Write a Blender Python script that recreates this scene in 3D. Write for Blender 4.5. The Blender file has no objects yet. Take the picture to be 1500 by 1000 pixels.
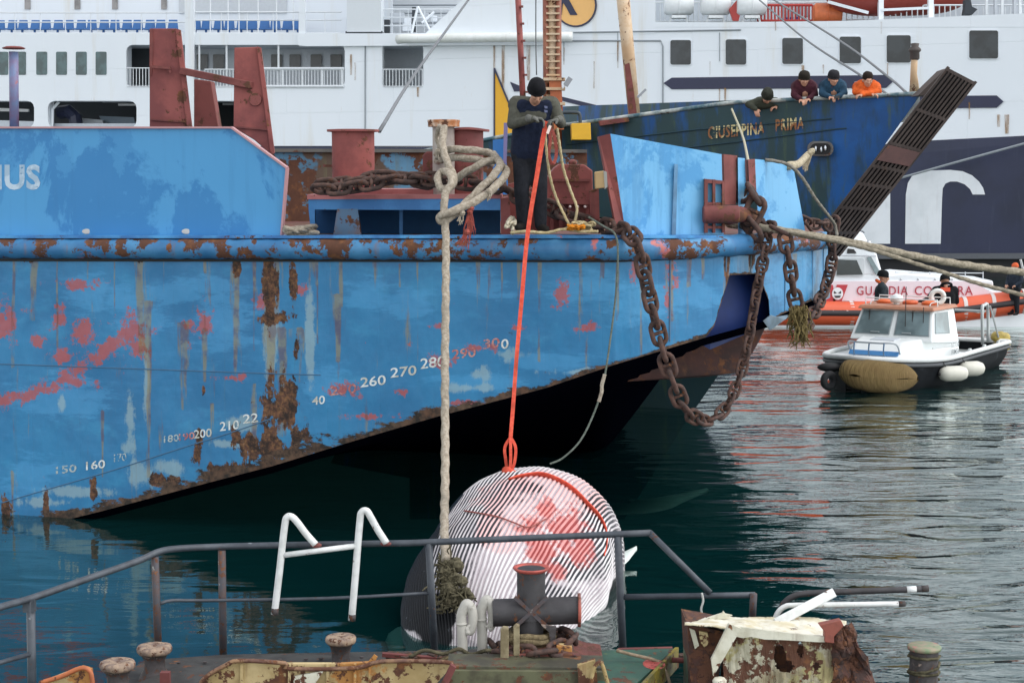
import bpy, bmesh, math, random
from math import sin, cos, pi, radians as R, atan, sqrt, floor
from mathutils import Vector as V, Matrix as M, noise as mn
random.seed(7)
S = bpy.context.scene
# ---------------- camera, world, sun, exposure ----------------
FP, HC = 2500.0, 4.2
PITCH = atan(250/FP)
cam = bpy.data.objects.new('camera', bpy.data.cameras.new('camera'))
S.collection.objects.link(cam); S.camera = cam
cam.location = (0, 0, HC); cam.rotation_euler = (pi/2 - PITCH, 0, 0)
cam.data.sensor_width = 36; cam.data.lens = 36*FP/1500; cam.data.clip_end = 4000; cam.data.clip_start = .1
W = bpy.data.worlds.new("World"); S.world = W; W.use_nodes = True
nt = W.node_tree; bgn = nt.nodes['Background']
sky = nt.nodes.new('ShaderNodeTexSky'); sky.sky_type = 'NISHITA'; sky.sun_disc = False
SUN_EL, SUN_AZ = 55, 110
sky.sun_elevation = R(SUN_EL); sky.sun_rotation = R(SUN_AZ); sky.air_density = 1; sky.dust_density = 1; sky.ozone_density = 1; sky.altitude = 0
hs = nt.nodes.new('ShaderNodeHueSaturation'); hs.inputs['Saturation'].default_value = .2; hs.inputs['Value'].default_value = 2.0
nt.links.new(sky.outputs[0], hs.inputs['Color']); nt.links.new(hs.outputs[0], bgn.inputs[0])
bgn.inputs[1].default_value = .15
sun = bpy.data.objects.new('sun', bpy.data.lights.new('sun', 'SUN')); S.collection.objects.link(sun)
sun.data.energy = .8; sun.data.angle = R(22); sun.data.color = (1, .97, .93)
_a = R(SUN_AZ); _e = R(SUN_EL)   # direction towards the sun
_sd = V((sin(_a)*cos(_e), cos(_a)*cos(_e), sin(_e)))
sun.rotation_euler = _sd.to_track_quat('Z', 'Y').to_euler()
S.view_settings.view_transform = 'Standard'; S.view_settings.look = 'None'
S.view_settings.gamma = 1; S.view_settings.exposure = .2
# ---------------- helpers ----------------
_sp, _cp = sin(PITCH), cos(PITCH)
def ray(px, py):
    x = (px-750)/FP; y = -(py-500)/FP
    return V((x, _cp + y*_sp, -_sp + y*_cp))
def P(px, py, Y):
    d = ray(px, py); return V((0, 0, HC)) + d*(Y/d.y)
def G(px, py, z):
    d = ray(px, py); return V((0, 0, HC)) + d*((z-HC)/d.z)
def ipl(x, k):
    if x <= k[0][0]:
        a, b = k[0], k[1]
    elif x >= k[-1][0]:
        a, b = k[-2], k[-1]
    else:
        for i in range(len(k)-1):
            if k[i][0] <= x <= k[i+1][0]: a, b = k[i], k[i+1]; break
    t = (x-a[0])/(b[0]-a[0]); return a[1]+(b[1]-a[1])*t
def dep(k): # depth function of px, straight in plan between knots
    kk = [(a, 1/b) for a, b in k]
    return lambda px: 1/ipl(px, kk)
def lin(c):
    if isinstance(c, str): c = [int(c[i:i+2], 16)/255 for i in (0, 2, 4)]
    return tuple((x/12.92 if x <= .04045 else ((x+.055)/1.055)**2.4) for x in c)
def tag(o, label=None, cat=None, group=None, kind=None):
    if label: o['label'] = label
    if cat: o['category'] = cat
    if group: o['group'] = group
    if kind: o['kind'] = kind
    return o
def thing(name, label, cat, loc, group=None):
    o = bpy.data.objects.new(name, None); S.collection.objects.link(o); o.location = loc
    o.empty_display_size = .2
    return tag(o, label, cat, group)
def wloc(o):
    l = V(o.location)
    while o.parent: o = o.parent; l = l + V(o.location)
    return l
class MB:
    def __init__(s): s.bm = bmesh.new(); s.lay = {}
    def quad(s, a, b, c, d): s.face([a, b, c, d])
    def face(s, pts):
        vs = [s.bm.verts.new(p) for p in pts]
        try: return s.bm.faces.new(vs)
        except Exception: return None
    def prism(s, pts, ext):
        ext = V(ext); a = [s.bm.verts.new(p) for p in pts]; b = [s.bm.verts.new(V(p)+ext) for p in pts]
        n = len(pts); s.bm.faces.new(a); s.bm.faces.new(b[::-1])
        for i in range(n): s.bm.faces.new((a[i], b[i], b[(i+1) % n], a[(i+1) % n]))
        return s
    def box(s, c, sz, rz=0, m=None):
        mat = m if m is not None else M.Translation(c) @ M.Rotation(rz, 4, 'Z')
        h = [x/2 for x in sz]
        v = [s.bm.verts.new(mat @ V((i*h[0], j*h[1], k*h[2]))) for k in (-1, 1) for j in (-1, 1) for i in (-1, 1)]
        for f in ((0,1,3,2),(4,6,7,5),(0,4,5,1),(2,3,7,6),(0,2,6,4),(1,5,7,3)): s.bm.faces.new([v[i] for i in f])
        return s
    def bar(s, a, b, w, h, up=V((0,0,1))):
        a = V(a); b = V(b); t = (b-a); L = t.length; t = t.normalized()
        x = t.cross(up); x = x.normalized() if x.length > 1e-5 else V((1,0,0)); u = x.cross(t)
        m = M.Translation((a+b)/2) @ M((x, t, u)).transposed().to_4x4()
        return s.box(None, (w, L, h), m=m)
    def tube(s, path, r, n=8, caps=True, lobes=0, amp=.0, tw=0, flat=1, upv=None):
        pts = [V(p) for p in path]
        if len(pts) < 2: return s
        rr = r if callable(r) else (lambda t: r)
        rings = []; L = 0; prev = None; N = len(pts)
        tot = sum((pts[i+1]-pts[i]).length for i in range(N-1)) or 1
        for i, p in enumerate(pts):
            t = (pts[min(i+1, N-1)]-pts[max(i-1, 0)])
            t = t.normalized() if t.length > 1e-9 else V((0,0,1))
            if i: L += (pts[i]-pts[i-1]).length
            if prev is None:
                a = upv if upv is not None else (V((0,0,1)) if abs(t.z) < .9 else V((1,0,0)))
                x = t.cross(a).normalized()
            else:
                x = (prev - t*prev.dot(t)); x = x.normalized() if x.length > 1e-6 else t.orthogonal().normalized()
            prev = x; y = t.cross(x); q = rr(L/tot); ring = []
            for k in range(n):
                th = 2*pi*k/n; f = 1 + (amp*cos(lobes*th + tw*L) if lobes else 0)
                ring.append(s.bm.verts.new(p + x*(q*f*cos(th)) + y*(q*f*flat*sin(th))))
            rings.append(ring)
        for i in range(N-1):
            for k in range(n):
                s.bm.faces.new((rings[i][k], rings[i][(k+1) % n], rings[i+1][(k+1) % n], rings[i+1][k]))
        if caps:
            s.bm.faces.new(rings[0][::-1]); s.bm.faces.new(rings[-1])
        return s
    def lathe(s, prof, base, n=24, m=None):
        mat = M.Translation(base) if m is None else m
        rings = []
        for (r, z) in prof:
            if r < 1e-5: rings.append([s.bm.verts.new(mat @ V((0, 0, z)))])
            else: rings.append([s.bm.verts.new(mat @ V((r*cos(2*pi*k/n), r*sin(2*pi*k/n), z))) for k in range(n)])
        for a, b in zip(rings, rings[1:]):
            for k in range(n):
                q = [a[k % len(a)], a[(k+1) % len(a)], b[(k+1) % len(b)], b[k % len(b)]]
                u = []
                for v in q:
                    if v not in u: u.append(v)
                if len(u) > 2: s.bm.faces.new(u)
        if len(rings[0]) > 1: s.bm.faces.new(rings[0][::-1])
        if len(rings[-1]) > 1: s.bm.faces.new(rings[-1])
        return s
    def ball(s, c, r, n=16, m=None):
        if not hasattr(r, '__len__'): r = (r, r, r)
        mat = M.Translation(c) if m is None else m
        mat = mat @ M.Diagonal((r[0], r[1], r[2], 1))
        pr = [(sin(pi*i/(n//2)), -cos(pi*i/(n//2))) for i in range(n//2+1)]
        pr[0] = (0, -1); pr[-1] = (0, 1)
        return s.lathe(pr, None, n, mat)
    def grid(s, fn, nu, nv, attrs=None):
        vs = [[s.bm.verts.new(fn(i/nu, j/nv)) for i in range(nu+1)] for j in range(nv+1)]
        for j in range(nv):
            for i in range(nu): s.bm.faces.new((vs[j][i], vs[j][i+1], vs[j+1][i+1], vs[j+1][i]))
        return vs
    def build(s, name, mat, parent=None, smooth=False, bevel=0, auto=None):
        off = wloc(parent) if parent else V((0,0,0))
        bmesh.ops.recalc_face_normals(s.bm, faces=s.bm.faces[:]) if not getattr(s, 'keepn', False) else None
        me = bpy.data.meshes.new(name)
        for v in s.bm.verts: v.co -= off
        s.bm.to_mesh(me); s.bm.free()
        me.materials.append(mat)
        if smooth:
            me.polygons.foreach_set('use_smooth', [True]*len(me.polygons))
            if auto:
                try: me.set_sharp_from_angle(angle=R(auto))
                except Exception: pass
        o = bpy.data.objects.new(name, me); S.collection.objects.link(o)
        if parent: o.parent = parent
        if bevel:
            b = o.modifiers.new('bevel', 'BEVEL'); b.width = bevel; b.segments = 2; b.limit_method = 'ANGLE'
        return o
def cr(pts, n=8):   # Catmull-Rom
    p = [V(x) for x in pts]; p = [p[0]*2-p[1]] + p + [p[-1]*2-p[-2]]; out = []
    for i in range(1, len(p)-2):
        for k in range(n):
            t = k/n; a, b, c, d = p[i-1], p[i], p[i+1], p[i+2]
            out.append(.5*((2*b)+(c-a)*t+(2*a-5*b+4*c-d)*t*t+(3*b-a-3*c+d)*t**3))
    out.append(p[-2]); return out
def plate(pts, Yf, thick, name=None, mat=None, parent=None, mb=None, bevel=0, off=0):
    """polygon given on the picture plane, at its own depth, with real thickness (away from camera)"""
    yf = Yf if callable(Yf) else (lambda x: Yf)
    w = [P(x, y, yf(x)-off) for x, y in pts]
    m = mb or MB(); m.prism(w, (0, thick, 0))
    if mb: return mb
    return m.build(name, mat, parent, bevel=bevel)
# ---------------- materials ----------------
def nmat(name):
    m = bpy.data.materials.new(name); m.use_nodes = True; n = m.node_tree
    return m, n, n.nodes['Principled BSDF']
class NT:
    def __init__(s, n): s.n = n; s.tc = n.nodes.new('ShaderNodeTexCoord')
    def nd(s, t, **k):
        x = s.n.nodes.new(t)
        for a, b in k.items(): setattr(x, a, b)
        return x
    def set(s, sock, v):
        if isinstance(v, bpy.types.NodeSocket): s.n.links.new(v, sock)
        elif hasattr(v, '__len__') and len(v) == 3 and sock.type == 'RGBA': sock.default_value = (*v, 1)
        else: sock.default_value = v
    def map(s, sc=(1,1,1), src=None, loc=(0,0,0)):
        m = s.nd('ShaderNodeMapping'); s.set(m.inputs[0], src or s.tc.outputs['Object']); m.inputs['Scale'].default_value = sc; m.inputs['Location'].default_value = loc
        return m.outputs[0]
    def noise(s, scale=5, detail=5, rough=.6, vec=None, dist=0):
        m = s.nd('ShaderNodeTexNoise'); s.set(m.inputs['Vector'], vec or s.tc.outputs['Object'])
        m.inputs['Scale'].default_value = scale; m.inputs['Detail'].default_value = detail; m.inputs['Roughness'].default_value = rough
        m.inputs['Distortion'].default_value = dist
        return m.outputs['Fac']
    def ramp(s, f, a, b, lo=0, hi=1):
        m = s.nd('ShaderNodeMapRange', interpolation_type='SMOOTHSTEP'); s.set(m.inputs[0], f)
        for i, v in enumerate((a, b, lo, hi)): s.set(m.inputs[i+1], v)
        return m.outputs[0]
    def math(s, op, a, b=0, c=0):
        m = s.nd('ShaderNodeMath', operation=op); s.set(m.inputs[0], a); s.set(m.inputs[1], b); s.set(m.inputs[2], c); return m.outputs[0]
    def mix(s, f, a, b):
        m = s.nd('ShaderNodeMix', data_type='RGBA'); s.set(m.inputs[0], f); s.set(m.inputs[6], a); s.set(m.inputs[7], b); return m.outputs[2]
    def bump(s, h, st, dist=.01, nrm=None):
        m = s.nd('ShaderNodeBump'); m.inputs['Strength'].default_value = st; m.inputs['Distance'].default_value = dist
        s.set(m.inputs['Height'], h)
        if nrm: s.set(m.inputs['Normal'], nrm)
        return m.outputs[0]
RUST1, RUST2, RUSTO = (.055,.024,.015), (.14,.055,.028), (.33,.13,.04)
def paint(name, c1, c2=None, rust=0., scale=2., rough=.55, metal=0, streak=0., streakc=(.22,.1,.04), bump=.3, c3=None, c3t=.6, rscale=None):
    """worn paint: two shades, chips with rust, vertical run marks"""
    m, n, b = nmat(name); t = NT(n)
    c2 = c2 or tuple(x*.75 for x in c1)
    nz = t.noise(scale, 6, .62)
    col = t.mix(t.ramp(nz, .38, .62), c1, c2)
    if c3: col = t.mix(t.ramp(t.noise(scale*.8, 5, .65, t.map((1,1,1), loc=(7,3,1))), c3t, c3t+.04), col, c3)
    if streak:
        sv = t.noise(1, 4, .6, t.map((7,7,.55)))
        col = t.mix(t.math('MULTIPLY', t.ramp(sv, .56, .76), streak), col, streakc)
    h = t.noise(scale*9, 5, .65)
    if rust:
        rn = t.noise(rscale or scale*1.7, 8, .7, t.map((1,1,1), loc=(3,9,2)))
        k = .72 - rust*.34
        rm = t.ramp(rn, k, k+.025)
        rc = t.mix(t.noise(14, 5, .7), RUST1, t.mix(t.ramp(t.noise(6, 4), .5, .7), RUST2, RUSTO))
        col = t.mix(rm, col, rc)
        b.inputs['Roughness'].default_value = rough
        t.set(b.inputs['Roughness'], t.ramp(rm, 0, 1, rough, .9))
        h = t.math('ADD', t.math('MULTIPLY', h, .5), t.math('MULTIPLY', rm, -.4))
    else: b.inputs['Roughness'].default_value = rough
    t.set(b.inputs['Base Color'], col); b.inputs['Metallic'].default_value = metal
    if bump: t.set(b.inputs['Normal'], t.bump(h, bump, .01))
    return m
def flatm(name, c, rough=.6, metal=0, var=.12, scale=8, bump=.1, spec=.5):
    m, n, b = nmat(name); t = NT(n)
    nz = t.noise(scale, 5, .6)
    t.set(b.inputs['Base Color'], t.mix(nz, tuple(x*(1-var) for x in c), tuple(min(1, x*(1+var)) for x in c)))
    b.inputs['Roughness'].default_value = rough; b.inputs['Metallic'].default_value = metal
    b.inputs['Specular IOR Level'].default_value = spec
    if bump: t.set(b.inputs['Normal'], t.bump(t.noise(scale*8, 4), bump, .005))
    return m
def ropem(name, c1, c2, sc=30):
    m, n, b = nmat(name); t = NT(n)
    col = t.mix(t.ramp(t.noise(sc, 6, .7), .35, .65), c1, c2)
    col = t.mix(t.ramp(t.noise(4, 3), .5, .75), col, tuple(x*.55 for x in c1))
    t.set(b.inputs['Base Color'], col); b.inputs['Roughness'].default_value = .95; b.inputs['Specular IOR Level'].default_value = .15
    t.set(b.inputs['Normal'], t.bump(t.noise(sc*2.2, 4, .7), .7, .01)); return m
def textm(name, c, wear=.5, c2=None, scale=9):
    m, n, b = nmat(name); t = NT(n)
    t.set(b.inputs['Base Color'], t.mix(t.ramp(t.noise(scale*.6, 4), .45, .55), c, c2 or c)); b.inputs['Roughness'].default_value = .6
    tr = t.nd('ShaderNodeBsdfTransparent'); mx = t.nd('ShaderNodeMixShader')
    if wear > 0:
        f = t.ramp(t.noise(scale, 6, .75), .72-wear*.4, .76-wear*.4)
        t.set(mx.inputs[0], f)
        n.links.new(b.outputs[0], mx.inputs[1]); n.links.new(tr.outputs[0], mx.inputs[2])
        n.links.new(mx.outputs[0], n.nodes['Material Output'].inputs[0])
    return m
def glassm(name, c=(.02,.03,.035), rough=.08):
    m, n, b = nmat(name); t = NT(n)
    t.set(b.inputs['Base Color'], t.mix(t.ramp(t.noise(1.3, 3), .4, .6), c, tuple(x*1.8 for x in c))); b.inputs['Roughness'].default_value = rough; b.inputs['Specular IOR Level'].default_value = .6
    return m
def text_on(s, Yf, px0, px1, base, hpx, mat, parent, name, slope=0, off=.012, ang=0, bold=.0, track=1.0):
    cu = bpy.data.curves.new('t', 'FONT'); cu.body = s; cu.offset = bold; cu.space_character = track; cu.resolution_u = 3
    ob = bpy.data.objects.new('t', cu); S.collection.objects.link(ob)
    dg = bpy.context.evaluated_depsgraph_get(); me = bpy.data.meshes.new_from_object(ob.evaluated_get(dg))
    bpy.data.objects.remove(ob)
    xs = [v.co.x for v in me.vertices]; ys = [v.co.y for v in me.vertices]
    x0, x1, y1 = min(xs), max(xs), max(ys); po = wloc(parent)
    for v in me.vertices:
        u = (v.co.x-x0)/(x1-x0); px = px0+u*(px1-px0); py = base - v.co.y/y1*hpx + slope*u*(px1-px0)
        v.co = P(px, py, Yf(px)-off) - po
    me.name = name; me.materials.clear(); me.materials.append(mat)
    o = bpy.data.objects.new(name, me); S.collection.objects.link(o); o.parent = parent
    return o
# organic forms: tapered capsules fused by a voxel remesh
def caps(mb, a, b, ra, rb, n=12, sq=None):
    a = V(a); b = V(b)
    mb.ball(a, ra, n); mb.ball(b, rb, n)
    if (b-a).length > 1e-4: mb.tube([a, b], lambda t: ra+(rb-ra)*t, n)
def fuse(mb, vox, name, mat, parent, smooth=6, fac=.5):
    o = mb.build(name, mat, None)
    r = o.modifiers.new('r', 'REMESH'); r.mode = 'VOXEL'; r.voxel_size = vox; r.use_smooth_shade = True
    if smooth:
        s = o.modifiers.new('s', 'SMOOTH'); s.iterations = smooth; s.factor = fac
    dg = bpy.context.evaluated_depsgraph_get(); me = bpy.data.meshes.new_from_object(o.evaluated_get(dg))
    me.name = name; off = wloc(parent)
    for v in me.vertices: v.co -= off
    me.materials.clear(); me.materials.append(mat); me.polygons.foreach_set('use_smooth', [True]*len(me.polygons))
    bpy.data.objects.remove(o)
    q = bpy.data.objects.new(name, me); S.collection.objects.link(q); q.parent = parent
    return q
# ---------------- water ----------------
def water_mat():
    m, n, b = nmat('water'); t = NT(n); n.nodes.remove(b)
    dif = t.nd('ShaderNodeBsdfDiffuse'); dif.inputs[0].default_value = (.002, .040, .042, 1)
    tr = t.nd('ShaderNodeBsdfTransparent'); tr.inputs[0].default_value = (.5, .8, .76, 1)
    gl = t.nd('ShaderNodeBsdfGlossy'); gl.inputs['Roughness'].default_value = .02; gl.inputs[0].default_value = (.93, .985, .95, 1)
    fr = t.nd('ShaderNodeFresnel'); fr.inputs[0].default_value = 1.45
    wind = t.ramp(t.noise(.16, 2, .5, t.map((.7, 1, 1), loc=(5.3, 2.2, 0))), .36, .64, -.12, .75)
    sep = t.nd('ShaderNodeSeparateXYZ'); n.links.new(t.tc.outputs['Object'], sep.inputs[0])
    far = t.ramp(sep.outputs[0], 0.4, 4.5)                      # open water to the right of the hull is more ruffled
    far2 = t.math('MAXIMUM', far, t.ramp(sep.outputs[1], 24, 40))
    w = t.math('MULTIPLY', t.math('ADD', .22, t.math('MULTIPLY', far2, .75)), t.math('ADD', .45, wind))
    h1 = t.noise(1.0, 2, .45, t.map((.6, 1.5, 1)), .9)
    h2 = t.noise(4.2, 3, .55, t.map((.75, 1.4, 1), loc=(3, 3, 0)), .4)
    h3 = t.noise(.35, 2, .5, t.map((1, 1, 1)))
    h = t.math('ADD', t.math('ADD', t.math('MULTIPLY', h1, 1.0), t.math('MULTIPLY', h2, .13)), t.math('MULTIPLY', h3, .9))
    h = t.math('MULTIPLY', h, w)
    nb = t.bump(h, 1.0, .095)
    for x in (gl, fr): n.links.new(nb, x.inputs['Normal'])
    m1 = t.nd('ShaderNodeMixShader'); m1.inputs[0].default_value = .62
    n.links.new(dif.outputs[0], m1.inputs[1]); n.links.new(tr.outputs[0], m1.inputs[2])
    m2 = t.nd('ShaderNodeMixShader'); t.set(m2.inputs[0], t.math('MINIMUM', t.math('MULTIPLY', fr.outputs[0], 1.3), 1)); n.links.new(m1.outputs[0], m2.inputs[1]); n.links.new(gl.outputs[0], m2.inputs[2])
    n.links.new(m2.outputs[0], n.nodes['Material Output'].inputs[0]); return m
w = MB(); w.face([(-1500, -40, 0), (1500, -40, 0), (1500, 2500, 0), (-1500, 2500, 0)])
tag(w.build('water', water_mat()), kind='structure')
w = MB(); w.face([(-1500, -40, -4), (1500, -40, -4), (1500, 2500, -4), (-1500, 2500, -4)])
tag(w.build('sea_bed', flatm('sea_bed', (.004, .03, .03), 1, bump=0)), kind='structure')
# ---------------- barge ----------------
YB = dep([(-420, 22.0), (900, 18.4), (1060, 18.9), (1180, 20.4), (1216, 21.6)])
def zdeck(px): return P(px, ipl(px, [(-420, 349), (900, 349), (1216, 345)]), YB(px)).z
barge = thing('barge', 'large blue rusty barge with white draft marks along its raked hull', 'barge', P(400, 345, YB(400)))
BL1, BL2, BL3 = lin('277aa8'), lin('1e6a98'), lin('4098c0')
PINK, PINK2 = lin('b25348'), lin('8a4444')
def hull_mat():
    m, n, b = nmat('hull_paint'); t = NT(n)
    A = t.nd('ShaderNodeAttribute', attribute_name='wa'); B = t.nd('ShaderNodeAttribute', attribute_name='wb')
    sa = t.nd('ShaderNodeSeparateColor'); n.links.new(A.outputs['Color'], sa.inputs[0])
    sb = t.nd('ShaderNodeSeparateColor'); n.links.new(B.outputs['Color'], sb.inputs[0])
    fine = t.noise(5, 8, .68); vert = t.noise(1, 6, .62, t.map((6, 6, .7))); brush = t.noise(1.6, 6, .66, t.map((.8, .8, 1.6), loc=(2, 0, 4)))
    def msk(ch, nz, k, soft=.05, b=0):
        v = t.math('ADD', t.math('SUBTRACT', ch, b), t.math('MULTIPLY', t.math('SUBTRACT', nz, .5), k))
        return t.ramp(v, .5-soft, .5+soft)
    col = t.mix(t.ramp(t.noise(.9, 8, .68), .35, .65), BL1, BL2); col = t.mix(t.math('MULTIPLY', t.ramp(t.noise(1, 8, .72, t.map((1.2, 1.2, 7), loc=(6,2,2))), .5, .7), .3), col, lin('3b86b8'))
    col = t.mix(t.math('MULTIPLY', t.ramp(brush, .52, .7), .35), col, BL3)
    col = t.mix(t.math('MULTIPLY', t.ramp(t.noise(1, 5, .6, t.map((9, 9, .35), loc=(1, 5, 0))), .6, .72), .35), col, lin('3d6d86'))
    col = t.mix(t.math('MULTIPLY', msk(sb.outputs[0], t.noise(3, 9, .75, t.map((.5, 1, 2.2))), 2.2, .16, .06), .38), col, lin('4d9fd0'))
    col = t.mix(t.math('MULTIPLY', msk(sb.outputs[1], t.math('ADD', t.math('MULTIPLY', vert, .5), t.math('MULTIPLY', t.noise(5, 9, .78), .5)), 2.8, .14, .1), .5), col, lin('9fb4b0'))
    col = t.mix(t.ramp(t.noise(7, 7, .7, t.map((1,1,1), loc=(9,9,9))), .72, .74), col, lin('35546b'))
    col = t.mix(t.math('MULTIPLY', msk(sa.outputs[1], t.noise(5, 12, .82), 3.8, .05, .16), .82), col, t.mix(t.noise(6, 3), PINK, lin('9c4236')))
    # run marks
    col = t.mix(t.math('MULTIPLY', msk(sa.outputs[2], t.math('ADD', t.math('MULTIPLY', vert, .5), t.math('MULTIPLY', t.noise(1, 9, .75, t.map((22,22,1.6))), .5)), 4.4, .2), .6), col, t.mix(t.ramp(t.noise(5, 4), .4, .6), lin('8a7a3e'), lin('5f3422')))
    rc = t.mix(t.ramp(t.noise(7, 9, .78), .38, .6), (.022, .014, .011), t.mix(t.ramp(t.noise(22, 5), .35, .7), lin('5a3c30'), lin('86603f'))); rc = t.mix(t.ramp(t.noise(18, 6, .75, t.map((1,1,.5), loc=(5,5,5))), .68, .72), rc, lin('a8a090'))
    rv = t.math('ADD', t.math('MULTIPLY', t.noise(3.5, 9, .74, t.map((1.6, 1.6, 1))), .6), t.math('MULTIPLY', vert, .4))
    rm = msk(sa.outputs[0], rv, 3.2, .03, .1); col = t.mix(rm, col, rc)
    gc = t.mix(t.ramp(t.noise(8, 6, .7), .35, .65), (.022, .017, .013), t.mix(t.noise(3, 3), lin('5c5142'), lin('63402e')))
    gm = msk(sb.outputs[2], t.noise(3.6, 10, .76, t.map((.55, .55, 1.6))), 3.2, .07, .08); col = t.mix(gm, col, gc)
    t.set(b.inputs['Base Color'], col)
    rr = t.math('MAXIMUM', rm, gm); t.set(b.inputs['Roughness'], t.ramp(rr, 0, 1, .42, .9))
    h = t.math('ADD', t.math('MULTIPLY', fine, .6), t.math('MULTIPLY', rr, t.noise(20, 5, .7)))
    n1 = t.bump(t.noise(.8, 4, .55, t.map((1.6, 1.6, .8))), .6, .10)
    sx = t.nd('ShaderNodeSeparateXYZ'); n.links.new(t.tc.outputs['Object'], sx.inputs[0])
    fr_ = t.math('POWER', t.math('ABSOLUTE', t.math('SINE', t.math('MULTIPLY', sx.outputs[0], pi/.62))), .35)   # plating sagging between frames
    n1 = t.bump(fr_, .25, .02, n1)
    t.set(b.inputs['Normal'], t.bump(h, .4, .015, n1)); return m
HM = hull_mat()
CH = [(-420, 880), (-160, 826), (0, 785), (150, 748), (300, 708), (400, 682), (520, 645), (640, 610), (800, 568), (900, 534), (964, 515), (1034, 494), (1046, 478), (1069, 403), (1111, 401), (1126, 440), (1128, 468), (1216, 428)]
RUSTB = [(418,592,34,52),(408,466,26,11),(400,425,13,44),(432,412,8,34),(434,505,7,30),(395,655,45,20),(440,640,24,30),(240,702,26,10),(288,668,9,26),(292,640,7,14),(140,768,90,16),(330,690,50,14),(8,742,10,30),(68,735,5,22),(137,720,6,22),(52,770,60,14),(205,378,5,8),(345,392,7,14),(40,375,10,10),(470,372,20,10),(655,372,12,12),(1100,372,7,24),(984,362,9,14),(1064,390,4,30),(298,575,3,10),(345,640,8,20)]
PINKB = [(118,415,40,8),(4,478,20,32),(190,492,26,34),(205,505,14,24),(168,505,14,22),(125,484,24,26),(88,470,11,12),(56,498,9,12),(88,520,26,12),(120,560,30,10),(300,473,15,17),(278,475,9,9),(278,508,7,8),(335,553,22,4),(352,552,8,8),(385,443,11,16),(440,424,12,9),(822,436,13,24),(858,482,17,10),(640,530,18,12),(640,478,14,5),(590,575,10,6),(600,505,6,6),(700,510,34,8),(505,572,26,12),(545,610,40,5),(984,405,10,26),(930,395,8,20),(980,430,8,30),(960,350,30,6),(800,352,20,5),(480,355,12,8),(90,452,8,8),(38,455,10,5),(300,440,4,6),(760,480,10,5),(690,590,30,4)]
PINKL = [((-20,590),(30,582),11),((30,582),(70,568),10),((70,568),(110,545),13),((110,545),(145,520),14),((145,520),(165,498),11)]
RUN = [(x, 378, 400+(x*37)%150, 2.5+(x%3)) for x in (20,84,130,168,240,300,372,465,500,548,612,700,735,790,850,884,940,1010,1030)] + [(18,690,760,4),(150,600,700,3),(236,600,690,4),(310,590,650,3),(372,560,640,4)] + [(50,380,470,9),(205,380,520,8),(218,440,700,6),(268,470,600,10),(345,385,560,7),(346,385,660,4),(400,380,560,14),(412,480,640,16),(440,480,560,8),(300,480,560,4),(585,385,420,4),(1064,380,470,7),(1100,375,400,8),(984,370,470,4),(760,375,440,5),(905,375,470,4),(460,380,420,8),(495,430,530,6),(1165,372,440,4)]
LITE = [(255,430,45,16),(205,470,40,24),(300,420,60,14),(130,428,34,30),(175,440,25,25),(95,580,70,30),(330,470,50,50),(540,430,40,25),(600,440,30,25),(700,560,60,16),(800,530,60,14),(1010,430,60,30),(930,450,50,30),(860,420,60,26),(700,420,50,24),(1160,410,50,40),(480,560,40,30),(40,700,50,30)]
WHITEB = [(188,655,10,13),(205,695,24,18),(250,685,30,14),(110,720,60,9),(60,735,40,8),(90,590,9,14),(400,490,12,70),(350,620,26,10),(455,500,8,80),(690,568,50,8),(700,548,20,14),(215,560,5,60),(750,520,26,10),(190,610,8,40),(330,650,30,7),(860,545,60,7)]
def el(L, x, y):
    v = -1
    for (a, b, rx, ry) in L:
        d = ((x-a)/rx)**2+((y-b)/ry)**2
        if d < 6.25: v = max(v, 1-sqrt(d))
    return v
def seg(L, x, y):
    v = -1
    for (p, q, w_) in L:
        ax, ay = p; bx, by = q; dx, dy = bx-ax, by-ay
        t = max(0, min(1, ((x-ax)*dx+(y-ay)*dy)/(dx*dx+dy*dy))); d = math.hypot(x-ax-t*dx, y-ay-t*dy)/w_
        v = max(v, 1-d)
    return v
def run(L, x, y):
    v = -1
    for (a, y0, y1, w_) in L:
        if y0 < y < y1: v = max(v, (1-abs(x-a)/(w_*.75))*1.15 - .75*((y-y0)/(y1-y0))**.7)
    return v
def wear(x, y, yc):
    n = lambda v: max(0, min(1, .5+.5*v))
    r = el(RUSTB, x, y); p = max(el(PINKB, x, y), seg(PINKL, x, y)); s = run(RUN, x, y)
    g = (yc-y); gl = ipl(x, [(-420, 36), (0, 30), (200, 26), (300, 30), (400, 34), (640, 20), (900, 8), (1216, 5)])
    gr = 1 - g/(gl*.62)
    gr = max(-1, min(1, gr))
    return (n(r), n(p), n(s), 1), (n(el(LITE, x, y)), n(el(WHITEB, x, y)), n(gr), 1)
def hull_grid():
    mb = MB(); bm = mb.bm; la = bm.verts.layers.float_color.new('wa'); lb = bm.verts.layers.float_color.new('wb')
    cols = sorted(set([-420+i*5 for i in range(84)] + [i*3 for i in range(0, 406)] + [k[0] for k in CH]))
    NV = 110; vs = []
    for x in cols:
        yc = ipl(x, CH); c = []
        for j in range(NV+1):
            y = 349+(yc-349)*j/NV
            Y = YB(x) + (.0 if x < 1000 else 0)
            q = P(x, y, Y)
            # slightly dished plating
            v = bm.verts.new(q); v[la], v[lb] = wear(x, y, yc); c.append(v)
        vs.append(c)
    for a, b in zip(vs, vs[1:]):
        for j in range(NV): bm.faces.new((a[j], b[j], b[j+1], a[j+1]))
    # chine roll and flat underside, far side
    return mb, cols
mb, cols = hull_grid()
mb.build('side_plating', HM, barge, smooth=True)
UND = flatm('hull_underside', (.0012, .0016, .004), 1, var=.3, bump=0, spec=0)  # near black without gloss, carries the deep shade under the hull in its colour
CHB = [(1034,494),(1128,468),(1216,428)]
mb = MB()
def fy(px): return YB(-420)+6.5 + 0*px
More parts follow.
